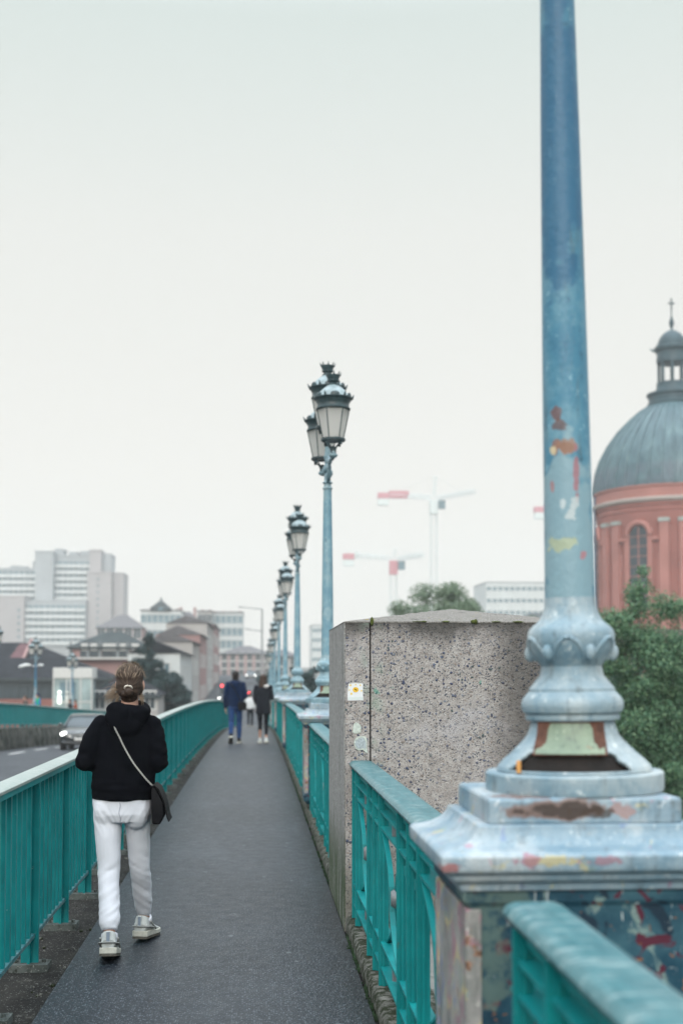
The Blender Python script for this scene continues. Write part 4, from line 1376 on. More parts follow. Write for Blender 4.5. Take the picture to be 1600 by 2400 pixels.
# --- tower cranes
def lattice(mb, p0, p1, wd, bays, r):
    p0, p1 = Vector(p0), Vector(p1)
    t = (p1 - p0).normalized()
    a = t.orthogonal().normalized() if abs(t.z) < .9 else Vector((1, 0, 0))
    b = t.cross(a)
    cs = [a * sx * wd + b * sy * wd for sx, sy in ((-1, -1), (1, -1), (1, 1), (-1, 1))]
    for c in cs: mb.tube([p0 + c, p1 + c], r, 4)
    for i in range(bays):
        u0, u1 = p0.lerp(p1, i / bays), p0.lerp(p1, (i + 1) / bays)
        for k in range(4):
            c0, c1 = (cs[k], cs[(k + 1) % 4]) if i % 2 else (cs[(k + 1) % 4], cs[k])
            mb.tube([u0 + c0, u1 + c1], r * .6, 3)


CR_RED = simple("crane_red", (.50, .22, .25), .5, .1)
CR_PALE = simple("crane_pale", (.60, .65, .64), .5, .08)  # washed-out haze painted into the crane colours
def crane(label, y, pxm, pyj, pxl, pxr, apex, cabred):
    xm = X(pxm, y)
    zj = Z(pxm, pyj, y)
    t = thing("tower_crane", label, 'crane', (xm, y, -4), 0, "tower cranes")
    h = zj + 4
    s = y / 400
    m = MB(); lattice(m, (0, 0, -1), (0, 0, h - 3 * s), .95 * s, int(h / 2.6), .11 * s)
    m.build("mast", CR_PALE, t)
    xl, xr = X(pxl, y) - xm, X(pxr, y) - xm
    m = MB(); lattice(m, (1.2, 0, h - .2), (xr, -18 * s, h - .5), .55 * s, 18, .085 * s)
    m.build("jib", CR_PALE, t)
    m = MB(); lattice(m, (xl + 3, 0, h + .8 * s), (-.9, 0, h), .55 * s, 10, .10 * s)
    m.build("counter_jib", CR_PALE, t)
    m = MB().box(xl, xl + 3.4 * s, -1 * s, 1 * s, h - 2.7 * s, h - .6 * s)
    c = m.build("counterweight", CR_PALE, t)
    MB().box(xl - .1, xl + 3.5 * s, -1.1 * s, 1.1 * s, h - .598 * s, h + 1.3 * s).build("red_plate", CR_RED, c)
    f = .55 if not cabred else .3
    MB().box(xl + 3.6 * s, xl + (-xl) * f, -.8 * s, .8 * s, h + .65 * s, h + 2.0 * s).box(xl + 3.6 * s, xl + (-xl) * f - .5, -.75 * s, .75 * s, h - .35 * s, h + .55 * s).build("winch", CR_PALE if cabred else CR_RED, t)
    MB().box(-1.3 * s, 1.3 * s, -1.3 * s, 1.3 * s, h - 5.4 * s, h - .9 * s).build("slewing_ring", CR_RED if cabred else CR_PALE, t)
    MB().box(1.35 * s, 3.5 * s, -2.4 * s, -.4 * s, h - 3.9 * s, h - 1.2 * s).build("cab", M['blueglass'], t)
    m = MB(); lattice(m, (0, 0, h), (.6, 0, h + apex), .4 * s, 5, .09 * s)
    m.tube([(.6, 0, h + apex), (xl + 4, 0, h + .8)], .05, 3)
    m.tube([(.6, 0, h + apex), (xr * .7, -12 * s, h)], .05, 3)
    m.build("tower_head", CR_PALE, t)
    return t


crane("taller distant crane, its pale mast and red-striped counterweight high above the tree", 400, 1017, 1166, 886, 1092, 7, False)
crane("lower distant crane with red slewing unit, above the left end of the pier", 380, 922, 1308, 804, 975, 3, True)
crane("crane mostly hidden behind the blurred lamp shaft, red tip sticking out", 420, 1325, 1198, 1254, 1480, 5, False)


# ------------------------------------------------------------------ trees
def m_leaf(name, a, b, c, tr=.25):
    t = NT(name)
    g = t.n("ShaderNodeNewGeometry")
    col = t.ramp(g.outputs['Random Per Island'], [(0, a), (.55, b), (1, c)])
    t.out(col, .55, 0, None, .35)
    tl = t.n("ShaderNodeBsdfTranslucent"); t.l(col, tl.inputs[0])
    mx = t.n("ShaderNodeMixShader"); mx.inputs[0].default_value = tr
    t.l(t.p.outputs[0], mx.inputs[1]); t.l(tl.outputs[0], mx.inputs[2])
    t.l(mx.outputs[0], t.t.nodes['Material Output'].inputs[0])
    return t.m


def leaf_mesh(name, cen, rad, n, size, flat=1.0):
    cen, rad = np.array(cen, float), np.array(rad, float)
    wts = rad.prod(1) ** (2 / 3) if rad.ndim > 1 else rad ** 2
    idx = rng.choice(len(cen), n, p=wts / wts.sum())
    dv = rng.normal(size=(n, 3))
    dv /= np.linalg.norm(dv, axis=1)[:, None]
    rr = (rng.random(n) ** .55)[:, None]
    p = cen[idx] + dv * rr * (rad[idx] if rad.ndim > 1 else rad[idx][:, None])
    nrm = dv * .8 + rng.normal(size=(n, 3)) * .7 + np.array([0, 0, .35])
    nrm /= np.linalg.norm(nrm, axis=1)[:, None]
    a = np.cross(nrm, rng.normal(size=(n, 3)))
    a /= np.linalg.norm(a, axis=1)[:, None]
    b = np.cross(nrm, a)
    s = (size * (.6 + .8 * rng.random(n)))[:, None]
    v = np.stack([p - a * s, p + b * s * .55 + nrm * s * .12, p + a * s, p - b * s * .55 + nrm * s * .12], 1).reshape(-1, 3)
    me = bpy.data.meshes.new(name)
    me.vertices.add(len(v)); me.vertices.foreach_set('co', v.ravel())
    me.loops.add(4 * n); me.loops.foreach_set('vertex_index', np.arange(4 * n))
    me.polygons.add(n); me.polygons.foreach_set('loop_start', np.arange(n) * 4); me.polygons.foreach_set('loop_total', np.full(n, 4))
    me.update()
    return me


BARK = simple("bark", (.11, .10, .085), .9, .4, 6, bump=.6, bs=14)


def tree(name, label, x, y, zb, h, crown, nclump, n, size, mat, clump=.9, group=None, trunk=.22, cat='tree'):
    """crown: list of (dx, dy, z, rx, ry, rz) ellipsoids; clumps of leaves are spread through them"""
    t = thing(name, label, cat, (x, y, zb), 0, group)
    cs, rs = [], []
    vol = np.array([c[3] * c[4] * c[5] for c in crown]); vol = vol / vol.sum()
    for i in range(nclump):
        c = crown[rng.choice(len(crown), p=vol)]
        d_ = rng.normal(size=3); d_ /= np.linalg.norm(d_)
        q = rng.random() ** .38
        cs.append((c[0] + d_[0] * q * c[3], c[1] + d_[1] * q * c[4], c[2] + d_[2] * q * c[5]))
        r = clump * (.5 + .8 * rng.random())
        rs.append((r, r, r * .75))
    m = MB()
    top = max(c[2] for c in crown)
    m.tube([(0, 0, -.8), (.05, 0, h * .2), (-.08, .05, h * .45), (.1, 0, top)], [trunk * 1.25, trunk, trunk * .8, trunk * .25], 9)
    for k in range(0, nclump, max(1, nclump // 14)):
        c = cs[k]
        z0 = max(h * .15, min(c[2] - 1.2, top * .8))
        m.tube([(0, 0, z0), (c[0] * .45, c[1] * .45, (z0 + c[2]) / 2 + .15), c], [trunk * .45, trunk * .28, .02], 6)
    m.build("trunk", BARK, t, smooth=60)
    link("crown", leaf_mesh("crown", cs, rs, n, size), mat, t)
    return t


LF_D = m_leaf("dark_leaves", (.012, .046, .033), (.03, .092, .06), (.07, .155, .095))
LF_M = m_leaf("bright_leaves", (.04, .115, .062), (.095, .205, .11), (.20, .32, .17))
LF_G = m_leaf("hazy_leaves", (.085, .14, .085), (.14, .205, .125), (.20, .27, .17))
LF_C = m_leaf("cedar_needles", (.005, .022, .024), (.013, .040, .040), (.028, .066, .063), .1)
yt = 36
c = [(0, 0, 6.3, 1.2, 1.2, 4.3), (-.8, 0, 6.3, .85, 1.2, 3.5), (.15, .2, 9.2, .55, .6, 1.9), (.95, 0, 6.6, 1.2, 1.1, 3.4), (.2, 0, 3.2, 1.9, 1.6, 3.0)]
tree("broadleaf_tree", "tall green tree right beside the blurred lamp base, its tip against the chapel window", X(1490, yt), yt, -6, 10, c, 270, 130000, .046, LF_M, .55, trunk=.14)
tree("broadleaf_tree", "dark broad tree at the right picture edge, behind the slender green one", X(1600, 40), 40.5, -6, 9, [(0, 0, 5.4, 2.1, 2.0, 4.2), (-1.6, 0, 3.6, 1.6, 1.8, 3.0), (1.9, 0, 4.8, 1.8, 1.8, 3.2)], 190, 90000, .065, LF_D, .75)
tree("broadleaf_tree", "low dark tree filling the gap under the chapel beside the blurred lamp", X(1440, 45), 46, -6, 7, [(0, 0, 4.2, 2.0, 2, 3.6), (2.6, 0, 3.9, 2.5, 2, 3.4), (5, 0, 4.2, 2.5, 2, 3.2)], 200, 80000, .075, LF_D, .85)
ya = 92
xa = X(1024, ya)
tree("plane_tree", "rounded hazy grey-green tree crown rising behind the pier top", xa, ya, -5.2, 14, [(0, 0, 8.5, 4.6, 3.5, 4.7)], 150, 100000, .10, LF_G, 1.15)
yb2 = 84
tree("evergreen_tree", "dark tree between the second and third lamp posts", X(716, yb2), yb2, -5.2, 9, [(0, 0, 5.2, 1.15, 1.2, 2.7), (.3, 0, 3.5, 1.35, 1.3, 2.5)], 70, 9000, .14, LF_C, .5)
tree("evergreen_tree", "small dark tree far behind the lamp row, right of the street end", X(640, 125), 125, -3, 6, [(0, 0, 3.2, 1.6, 1.5, 2.4)], 40, 4000, .17, LF_C, .6)
yc = 105
zc = Z(345, 1487, yc) + 3
tree("cedar_tree", "dark blue-green cedar at the bridge end, left of the street fronts", X(345, yc), yc, -3, zc, [(0, 0, zc * .86, .45, .5, zc * .14), (-.1, 0, zc * .74, .95, .9, zc * .14), (0, 0, zc * .62, 1.7, 1.5, zc * .13), (.5, 0, zc * .47, 2.6, 2.0, zc * .14), (1.1, 0, zc * .32, 2.5, 2.0, zc * .16), (-1.3, 0, zc * .40, 2.0, 2.0, zc * .16)], 260, 40000, .11, LF_C, .48)
tree("broadleaf_tree", "distant pale treetop under the white flats, left of the blurred lamp shaft", X(1265, 210), 210, -4, 12, [(0, 0, 12.5, 2.6, 2.4, 3.0)], 40, 4000, .25, LF_G, .8)

# ------------------------------------------------------------------ people
def fuse(mb, voxel, it=2, disp=None, keep=None):
    """overlapping solids -> one continuous smooth skin"""
    me = mb.mesh("tmp")
    o = bpy.data.objects.new("tmp", me)
    C.objects.link(o)
    r = o.modifiers.new("r", 'REMESH'); r.mode = 'VOXEL'; r.voxel_size = voxel
    if it:
        s = o.modifiers.new("s", 'SMOOTH'); s.iterations = it; s.factor = .5
    dg = bpy.context.evaluated_depsgraph_get()
    new = bpy.data.meshes.new_from_object(o.evaluated_get(dg))
    bpy.data.objects.remove(o)
    bpy.data.meshes.remove(me)
    new.materials.clear()
    if disp is not None:
        n = len(new.vertices)
        co = np.empty(n * 3, np.float32); new.vertices.foreach_get('co', co); co = co.reshape(-1, 3)
        no = np.empty(n * 3, np.float32); new.vertices.foreach_get('normal', no); no = no.reshape(-1, 3)
        dd = np.array([disp(Vector(p), Vector(q)) for p, q in zip(co.tolist(), no.tolist())], np.float32)
        co = co + no * dd[:, None]
        new.vertices.foreach_set('co', co.ravel())
        new.update()
    return new


def hand(mb, wr, d, pn, side, k=1.0):
    wr, d = Vector(wr), Vector(d).normalized()
    pn = (Vector(pn) - d * Vector(pn).dot(d)).normalized()
    ac = d.cross(pn).normalized()
    mb.tube([wr - d * .01, wr + d * .03, wr + d * .088 * k], [(.027 * k, .019 * k), (.036 * k, .018 * k), (.038 * k, .013 * k)], 10, side=ac)
    for i, L in enumerate((.068, .077, .072, .056)):
        b = wr + d * .078 * k + ac * (.028 - .0187 * i) * k
        L *= k
        p1 = b + (d * .97 + pn * .15).normalized() * L * .45
        p2 = p1 + (d * .75 + pn * .6).normalized() * L * .32
        p3 = p2 + (d * .4 + pn * .9).normalized() * L * .28
        mb.tube([b, p1, p2, p3], [.0092 * k, .0088 * k, .008 * k, .006 * k], 7)
    s = 1 if side > 0 else -1
    b = wr + d * .025 * k + ac * .026 * k
    p1 = b + (ac * .7 + d * .6 + pn * .35).normalized() * .042 * k
    p2 = p1 + (d * .9 + ac * .15 + pn * .35).normalized() * .032 * k
    mb.tube([b, p1, p2], [.014 * k, .0105 * k, .0075 * k], 7)


def head_solids(m, c, k=1.0, turn=0.0):
    Mz = Matrix.Rotation(turn, 3, 'Z')
    def P(x, y, z): return Vector(c) + Mz @ Vector((x * k, y * k, z * k))
    def E(x, y, z, r): m.ell(P(x, y, z), [q * k for q in r], 14, 9, Mz)
    E(0, -.012, .028, (.073, .092, .083))
    E(0, .022, -.03, (.058, .066, .075))
    E(0, .05, -.088, (.030, .032, .024))
    E(0, .066, .018, (.046, .022, .016))
    for s in (-1, 1):
        E(s * .076, -.012, -.012, (.010, .020, .031))
        E(s * .031, .073, .0, (.012, .011, .009))
        E(s * .045, .05, -.045, (.022, .028, .03))
    m.tube([P(0, .082, .012), P(0, .097, -.022), P(0, .104, -.034), P(0, .085, -.042)], [.008 * k, .010 * k, .013 * k, .008 * k], 8)
    E(0, .083, -.063, (.024, .010, .006))
    E(0, .082, -.073, (.022, .011, .007))


SKIN = simple("skin", (.42, .25, .19), .55, .12, 20, bump=.15, bs=200)
MATC = {}


def cloth(name, col, rough=.9, var=.15, bump=.35, sc=420, sheen=.08):
    if name in MATC: return MATC[name]
    t = NT(name)
    c = t.ramp(t.noise(7, 4), [(.3, tuple(q * (1 - var) for q in col)), (.7, tuple(q * (1 + var) for q in col))])
    n = t.bump(t.noise(sc, 2, .6), bump, .003)
    n = t.bump(t.noise(26, 4, .6, vec=t.obj((1, 1, .6))), bump * .6, .012, n)
    MATC[name] = t.out(c, rough, 0, n, .08, sheen=sheen)
    return MATC[name]


def m_hair(name, a, b, c, tie=(0, -.10, 1.52)):
    t = NT(name)
    # strands gathered towards the tie at the back of the head
    cen = t.n("ShaderNodeVectorMath", operation='SUBTRACT')
    t.l(t.obj(), cen.inputs[0]); cen.inputs[1].default_value = tie
    sx = t.n("ShaderNodeSeparateXYZ"); t.l(cen.outputs[0], sx.inputs[0])
    an = t.math('ARCTAN2', sx.outputs[0], sx.outputs[2])
    ln = t.n("ShaderNodeVectorMath", operation='LENGTH'); t.l(cen.outputs[0], ln.inputs[0])
    cv = t.n("ShaderNodeCombineXYZ")
    t.l(t.math('MULTIPLY', an, 5.5), cv.inputs[0]); t.l(t.math('MULTIPLY', ln.outputs['Value'], 6.0), cv.inputs[1])
    f = t.noise(1.6, 5, .72, vec=cv.outputs[0], dist=.3)
    col = t.ramp(f, [(.28, a), (.5, b), (.72, c)])
    n = t.bump(t.noise(4, 4, .7, vec=cv.outputs[0]), .3, .004)
    return t.out(col, .55, 0, n, .25)


HAIR_B = m_hair("light_brown_hair", (.012, .0075, .006), (.038, .024, .018), (.12, .082, .058))
HAIR_D = m_hair("dark_hair", (.008, .007, .007), (.016, .013, .013), (.04, .032, .03))
HAIR_R = m_hair("dark_brown_hair", (.016, .010, .008), (.04, .024, .018), (.11, .065, .045))
SOLE = simple("shoe_sole", (.09, .085, .07), .8, .3, 60, bump=.4, bs=150)
MID = simple("shoe_midsole", (.50, .50, .44), .6, .15, 30)


def shoe(t, ank, yaw, pitch, upper, k=1.0, sock=None, chunky=True):
    """ank: ankle joint; pitch > 0 lifts the heel"""
    # local: x right, y toe, z up, sole at z=0, heel at y=-.075
    sec = [(-.082, .030, .008, .060), (-.070, .043, .004, .112), (-.035, .044, .002, .122), (.01, .043, .003, .108), (.05, .046, .003, .088), (.10, .051, .002, .068), (.15, .049, .004, .052), (.185, .036, .010, .040), (.198, .018, .018, .03)]
    def rings(f, lo, hi):
        out = []
        for y, hw, z0, z1 in sec:
            a, b = f(z0, z1)
            out.append([(hw * hi * math.cos(q) * (1 if abs(math.sin(q)) < .8 else .9), y * lo, a + (b - a) * (.5 + .5 * math.sin(q))) for q in [2 * math.pi * i / 14 for i in range(14)]])
        return out
    Mx = Matrix.Translation(ank) @ Matrix.Rotation(yaw, 4, 'Z') @ Matrix.Rotation(-pitch, 4, 'X') @ Matrix.Scale(k, 4) @ Matrix.Translation((0, 0, -.105))
    u = MB().loft(rings(lambda a, b: (a + .022, b), 1, .93))
    u.tube([(0, -.045, .07), (0, -.035, .105), (0, -.03, .116)], [(.040, .046), (.040, .046), (.037, .043)], 14)
    u.box(-.012, .012, -.089, -.074, .07, .128)
    u.v = [tuple(Mx @ Vector(v)) for v in u.v]
    s = u.build("shoe", upper, t, smooth=50)
    m = MB()
    for q in (0,):
        m.loft([[(x * 1.10, y * 1.04, .010 + (.034 if y < .05 else .026) * (z > .5)) for x, y, z in r] for r in
                [[(hw * c_, y, zz) for c_, zz in ((-1, 0), (1, 0), (1, 1), (-1, 1))] for y, hw, z0, z1 in sec]])
    m.v = [tuple(Mx @ Vector(v)) for v in m.v]
    m.build("midsole", MID, s, bevel=.004 * k)
    m = MB()
    m.loft([[(x * 1.07, y * 1.03, -.003 + .0125 * z) for x, y, z in r] for r in
            [[(hw * c_, y, zz) for c_, zz in ((-1, 0), (1, 0), (1, 1), (-1, 1))] for y, hw, z0, z1 in sec]])
    m.v = [tuple(Mx @ Vector(v)) for v in m.v]
    m.build("sole", SOLE, s)
    if chunky:
        g = MB().tube([(-.047, .03, .055), (-.049, -.03, .066), (-.040, -.075, .070), (0, -.090, .072), (.040, -.075, .070), (.049, -.03, .066), (.047, .03, .055)], [(.005, .011)] * 7, 8, side=(0, 0, 1))
        for q in (-1, 1): g.tube([(q * .048, -.02, .095), (q * .050, .02, .070), (q * .053, .07, .045)], .006, 6)
        g.v = [tuple(Mx @ Vector(v)) for v in g.v]
        g.build("overlay", cloth("shoe_grey", (.28, .29, .28), .6), s, smooth=60)
        g = MB().box(-.009, .009, -.092, -.087, .075, .126)
        g.v = [tuple(Mx @ Vector(v)) for v in g.v]
        g.build("heel_tab", cloth("shoe_tab", (.22, .27, .33), .6), s)
    return s


def person(label, loc, rz, H, sp, vox=.009, group=None):
    k = H / 1.65
    t = thing("person", label, 'person', loc, rz, group)
    V_ = lambda p: Vector(p) * k
    J = dict(pel=(0, 0, .90), chest=(0, -.005, 1.22), neck=(0, -.005, 1.38), head=(0, .015, 1.535), shL=(-.165, -.01, 1.335), shR=(.165, -.01, 1.335), elL=(-.215, -.05, 1.07), elR=(.215, -.05, 1.07),
             wrL=(-.21, .06, .84), wrR=(.21, .06, .84), hipL=(-.085, 0, .86), hipR=(.085, 0, .86), knL=(-.09, .03, .47), knR=(.09, .10, .48), anL=(-.08, -.14, .12), anR=(.08, .17, .105),
             hdL=(.05, .2, -1), hdR=(-.05, .2, -1), pL=(1, 0, 0), pR=(-1, 0, 0), turn=0, yawL=.06, yawR=-.08, pitL=.25, pitR=0)
    J.update(sp.get('J', {}))
    P = {a: V_(b) for a, b in J.items() if isinstance(b, tuple)}
    # one continuous body
    b = MB()
    pc, cc, nc = P['pel'], P['chest'], P['neck']
    b.tube([pc - V_((0, 0, .08)), pc, pc.lerp(cc, .4), cc, nc - V_((0, 0, .06)), nc], [(.11 * k, .08 * k), (.14 * k, .09 * k), (.118 * k, .084 * k), (.145 * k, .10 * k), (.13 * k, .08 * k), (.055 * k, .055 * k)], 16)
    b.tube([nc - V_((0, 0, .04)), nc.lerp(P['head'], .6), P['head']], [.054 * k, .049 * k, .05 * k], 12)
    head_solids(b, P['head'], k, J['turn'])
    for s in 'LR':
        b.tube([P['sh' + s], P['sh' + s].lerp(P['el' + s], .5), P['el' + s], P['el' + s].lerp(P['wr' + s], .4), P['wr' + s]], [.045 * k, .041 * k, .036 * k, .034 * k, .025 * k], 10)
        b.tube([P['hip' + s], P['hip' + s].lerp(P['kn' + s], .5), P['kn' + s], P['kn' + s].lerp(P['an' + s], .4), P['an' + s]], [.068 * k, .052 * k, .043 * k, .041 * k, .032 * k], 12)
        b.ell(P['an' + s] + V_((0, .03, -.05)), (.032 * k, .07 * k, .03 * k))
        hand(b, P['wr' + s], J['hd' + s], J['p' + s], 1 if s == 'L' else -1, k)
    link("body", fuse(b, min(vox, .0065) if vox < .008 else vox, 1), SKIN, t, smooth=180)
    # trousers
    tr = sp['trousers']
    m = MB()
    rp = tr.get('pelvis', (.168, .118))
    m.tube([pc + V_((0, 0, .09)), pc + V_((0, 0, .02)), pc - V_((0, 0, .08)), pc - V_((0, .005, .13))], [(rp[0] * .95 * k, rp[1] * .95 * k), (rp[0] * k, rp[1] * k), (rp[0] * .98 * k, rp[1] * k), (rp[0] * .8 * k, rp[1] * .8 * k)], 20)
    for s in 'LR':
        h, kn, an = P['hip' + s], P['kn' + s], P['an' + s]
        m.ell(h + V_((0, -.028, -.02)), (.080 * k, .082 * k, .12 * k))
        r = [q * k for q in tr['r' + s]] if 'r' + s in tr else [q * k for q in tr['r']]
        end = an + V_((0, 0, tr.get('cut', .0)))
        m.tube([h, h.lerp(kn, .5), kn, kn.lerp(end, .35), kn.lerp(end, .7), kn.lerp(end, .88), end], r, 18)
    wr = tr.get('wrinkle', 0)
    def dtr(p, n):
        q = p / k
        low = max(0, 1 - abs(q.z - .28) / .22)
        kne = max(0, 1 - abs(q.z - .5) / .12)
        seat = max(0, 1 - abs(q.z - .76) / .12)
        leg = 1 if q.x > sp.get('mid', 0) else -1
        d = noise.noise(Vector((q.x * 9, q.y * 7, q.z * 30 + q.x * 20 * leg))) * (.006 * low + .004 * kne)
        d += noise.noise(Vector((q.x * 14, q.y * 6 + 5, q.z * 26 - abs(q.x - sp.get('mid', 0)) * 42))) * .0060 * seat
        d += noise.noise(q * 11) * .004
        return d * wr * k
    to = link("trousers", fuse(m, vox, 3, dtr if wr else None), tr['mat'], t, smooth=180)
    if 'cuff' in tr:
        for s in 'LR':
            an, kn = P['an' + s], P['kn' + s]
            ax = (an - kn).normalized()
            c = MB()
            n_ = 40
            rings = []
            for zz, rr in ((-.012, tr['cuff'][0] * 1.02), (.0, tr['cuff'][0] * 1.06), (.02, tr['cuff'][0]), (.045, tr['cuff'][1]), (.05, tr['cuff'][1] * .96), (.047, tr['cuff'][1] * .8)):
                cen = an + ax * zz * k
                a = ax.orthogonal().normalized(); b2 = ax.cross(a)
                rings.append([cen + (a * math.cos(2 * math.pi * i / n_) + b2 * math.sin(2 * math.pi * i / n_)) * rr * k * (1 + .02 * (i % 2)) for i in range(n_)])
            c.loft(rings)
            c.build("cuff", tr['mat'], to, smooth=60)
    # top
    tp = sp['top']
    m = MB()
    hz = tp['hem']
    w1, d1 = tp['w'], tp['d']
    cx0, cx1 = J['pel'][0], J['chest'][0]
    def cp(z): return V_((cx0 + (cx1 - cx0) * min(1, max(0, (z - .9) / .32)), J['chest'][1], z))
    prof = [(hz, w1[0], d1[0]), (hz + .03, w1[0] * 1.03, d1[0] * 1.03)] + tp.get('mid', [(1.05, w1[1], d1[1])]) + [(1.2, w1[2], d1[2]), (1.29, w1[2] * .93, d1[2] * .90), (1.345, w1[2] * .72, d1[2] * .72), (1.38, w1[2] * .48, d1[2] * .6), (1.405, .066, .064)]
    m.tube([cp(z) for z, a, b_ in prof], [(a * k, b_ * k) for z, a, b_ in prof], 26)
    for s in 'LR':
        sh, el, wr_ = P['sh' + s], P['el' + s], P['wr' + s]
        r = [q * k for q in tp['sleeve']]
        m.ell(sh + V_((0, 0, -.005)), (r[0], r[0], r[0]))
        m.tube([sh + V_((-.05 if s == 'R' else .05, 0, .0)), sh, sh.lerp(el, .5), el, el.lerp(wr_, .2), el.lerp(wr_, .6), wr_], [r[0] * .9, r[0], r[1], r[2], r[2] * .95, r[3], r[4]], 16)
        m.ell(el, (r[2], r[2], r[2]))
    if tp.get('hood'):
        n0 = nc + V_((0, -.0, .012))
        pts = []
        rr = []
        for i in range(25):
            a = 2 * math.pi * i / 24
            pts.append(n0 + V_((.092 * math.cos(a), .085 * math.sin(a) - .012, .028 - .030 * math.sin(a) * -1 - .03)))
            rr.append((.034 + .016 * max(0, -math.sin(a))) * k)
        m.tube(pts, rr, 10, cap=True)
        m.ell(nc + V_((-.01, -.085, -.03)), (.125 * k, .052 * k, .075 * k))
        m.ell(nc + V_((-.012, -.105, -.075)), (.095 * k, .036 * k, .072 * k))
        m.ell(nc + V_((-.062, -.070, .012)), (.068 * k, .05 * k, .042 * k))
        m.ell(nc + V_((.055, -.075, .0)), (.07 * k, .05 * k, .038 * k))
    wv = tp.get('wrinkle', .6)
    def dtp(p, n):
        q = p / k
        d = noise.noise(Vector((q.x * 6, q.y * 6, q.z * 10))) * .006 + noise.noise(Vector((q.x * 13 + q.z * 8, q.y * 9, q.z * 16))) * .0045
        arm = max(0, abs(q.x - cx0) - .17) * 12
        d += noise.noise(Vector((q.x * 10, q.y * 14, q.z * 34))) * .006 * min(1, arm)
        d += noise.noise(Vector((q.x * 9, q.y * 9, q.z * 40))) * .005 * max(0, 1 - abs(q.z - hz - .07) / .07)
        return d * wv * k
    to2 = link(tp.get('name', "jacket"), fuse(m, vox, tp.get('smooth', 3), dtp), tp['mat'], t, smooth=180)
    t['_top'] = to2.name
    # hair
    hd = P['head']
    Mz = Matrix.Rotation(J['turn'], 3, 'Z')
    hs = sp.get('hair', 'short')
    hm = MB()
    def HE(x, y, z, r): hm.ell(hd + Mz @ V_((x, y, z)), [q * k for q in r], 18, 12, Mz)
    if hs != 'none':
        HE(0, -.022, .035, (.0795, .092, .086))
        HE(0, -.045, -.005, (.076, .068, .080))
        HE(0, .03, .07, (.062, .06, .042))
    if hs == 'bun':
        HE(.0, -.060, -.040, (.066, .046, .052))
        HE(0, -.045, -.078, (.050, .036, .034))
        for s in (-1, 1):
            HE(s * .056, -.025, -.022, (.022, .044, .046))
    if hs == 'long':
        HE(-.005, -.05, -.06, (.083, .06, .10)); HE(-.015, -.068, -.15, (.078, .045, .12)); HE(-.03, -.082, -.25, (.062, .032, .12)); HE(-.04, -.09, -.33, (.038, .022, .08))
        for s in (-1, 1): HE(s * .068, .0, -.06, (.022, .045, .10))
    if hs == 'shoulder':
        HE(0, -.04, -.06, (.075, .058, .085)); HE(.0, -.05, -.115, (.068, .045, .06))
    if hs == 'cap':
        HE(0, .0, .06, (.085, .10, .06))
    ho = None
    if hm.v:
        hv = vox * .6
        def dh(p, n):
            q = (p - hd) / k
            ang_ = math.atan2(q.x, -q.y - .05 + .10)
            return k * (noise.noise(Vector((q.x * 55, q.y * 12, q.z * 16))) * .0022 + noise.noise(Vector((q.x * 120, q.y * 20, q.z * 14))) * .0012)
        ho = link("hair", fuse(hm, max(hv, .0038), 3, dh), sp['hairmat'], t, smooth=180)
    t['_hair'] = ho.name if ho else ''
    for s in 'LR':
        an = P['an' + s]
        if 'sock' in sp:
            m = MB().tube([an + V_((0, 0, -.065)), an + V_((0, 0, .0)), an + V_((0, 0, .012))], [.036 * k, .037 * k, .036 * k], 14)
            m.build("sock", sp['sock'], t, smooth=50)
        shoe(t, an, J['yaw' + s], J['pit' + s], sp['shoe'], k, chunky=sp.get('chunky', False))
    return t


# --- the woman in the black hoodie, in focus
WX, WY = -.726, 7.25
white_j = cloth("pale_jersey", (.64, .665, .72), .9, .03, .22, 500)
sp = dict(J=dict(pel=(-.040, 0, .875), chest=(-.020, -.005, 1.22), neck=(-.002, -.008, 1.385), head=(.0, .010, 1.545), shL=(-.158, -.015, 1.312), shR=(.128, -.015, 1.305),
                 elL=(-.243, -.045, 1.105), elR=(.166, -.045, 1.098), wrL=(-.16, .19, 1.085), wrR=(.09, .19, 1.09), hdL=(.55, .8, .2), hdR=(-.55, .8, .2), pL=(.5, -.2, .8), pR=(-.5, -.2, .8),
                 hipL=(-.123, .0, .845), hipR=(.042, .01, .845), knL=(-.108, -.045, .47), knR=(.050, .14, .475), anL=(-.083, -.205, .140), anR=(.062, .33, .128), yawL=.03, yawR=-.24, pitL=.20, pitR=.08, turn=-.06),
          mid=-.04, trousers=dict(mat=white_j, r=[.085, .072, .062, .059, .056, .055, .043], rL=[.086, .074, .0635, .059, .0575, .056, .045], rR=[.084, .068, .060, .058, .054, .050, .040], wrinkle=1.05, cuff=(.043, .036), cut=.03, pelvis=(.170, .122)),
          top=dict(name="hoodie", mat=cloth("black_fleece", (.0025, .003, .005), .95, .2, .3, 380, .0), hem=.880, w=(.172, .178, .183), d=(.128, .132, .125), mid=[(.955, .182, .134), (1.05, .180, .134)], sleeve=(.062, .066, .066, .055, .042), hood=True, wrinkle=1.5),
          hair='bun', hairmat=HAIR_B, shoe=cloth("white_mesh", (.50, .53, .52), .7, .2), chunky=True, sock=cloth("white_sock", (.62, .64, .66), .9, .05))
woman = person("woman walking away in black hoodie and pale grey joggers, hair tied back, white trainers", (WX, WY, 0), 0, 1.65, sp, vox=.0065)
hair = [o for o in woman.children if o.name.startswith('hair')][0]
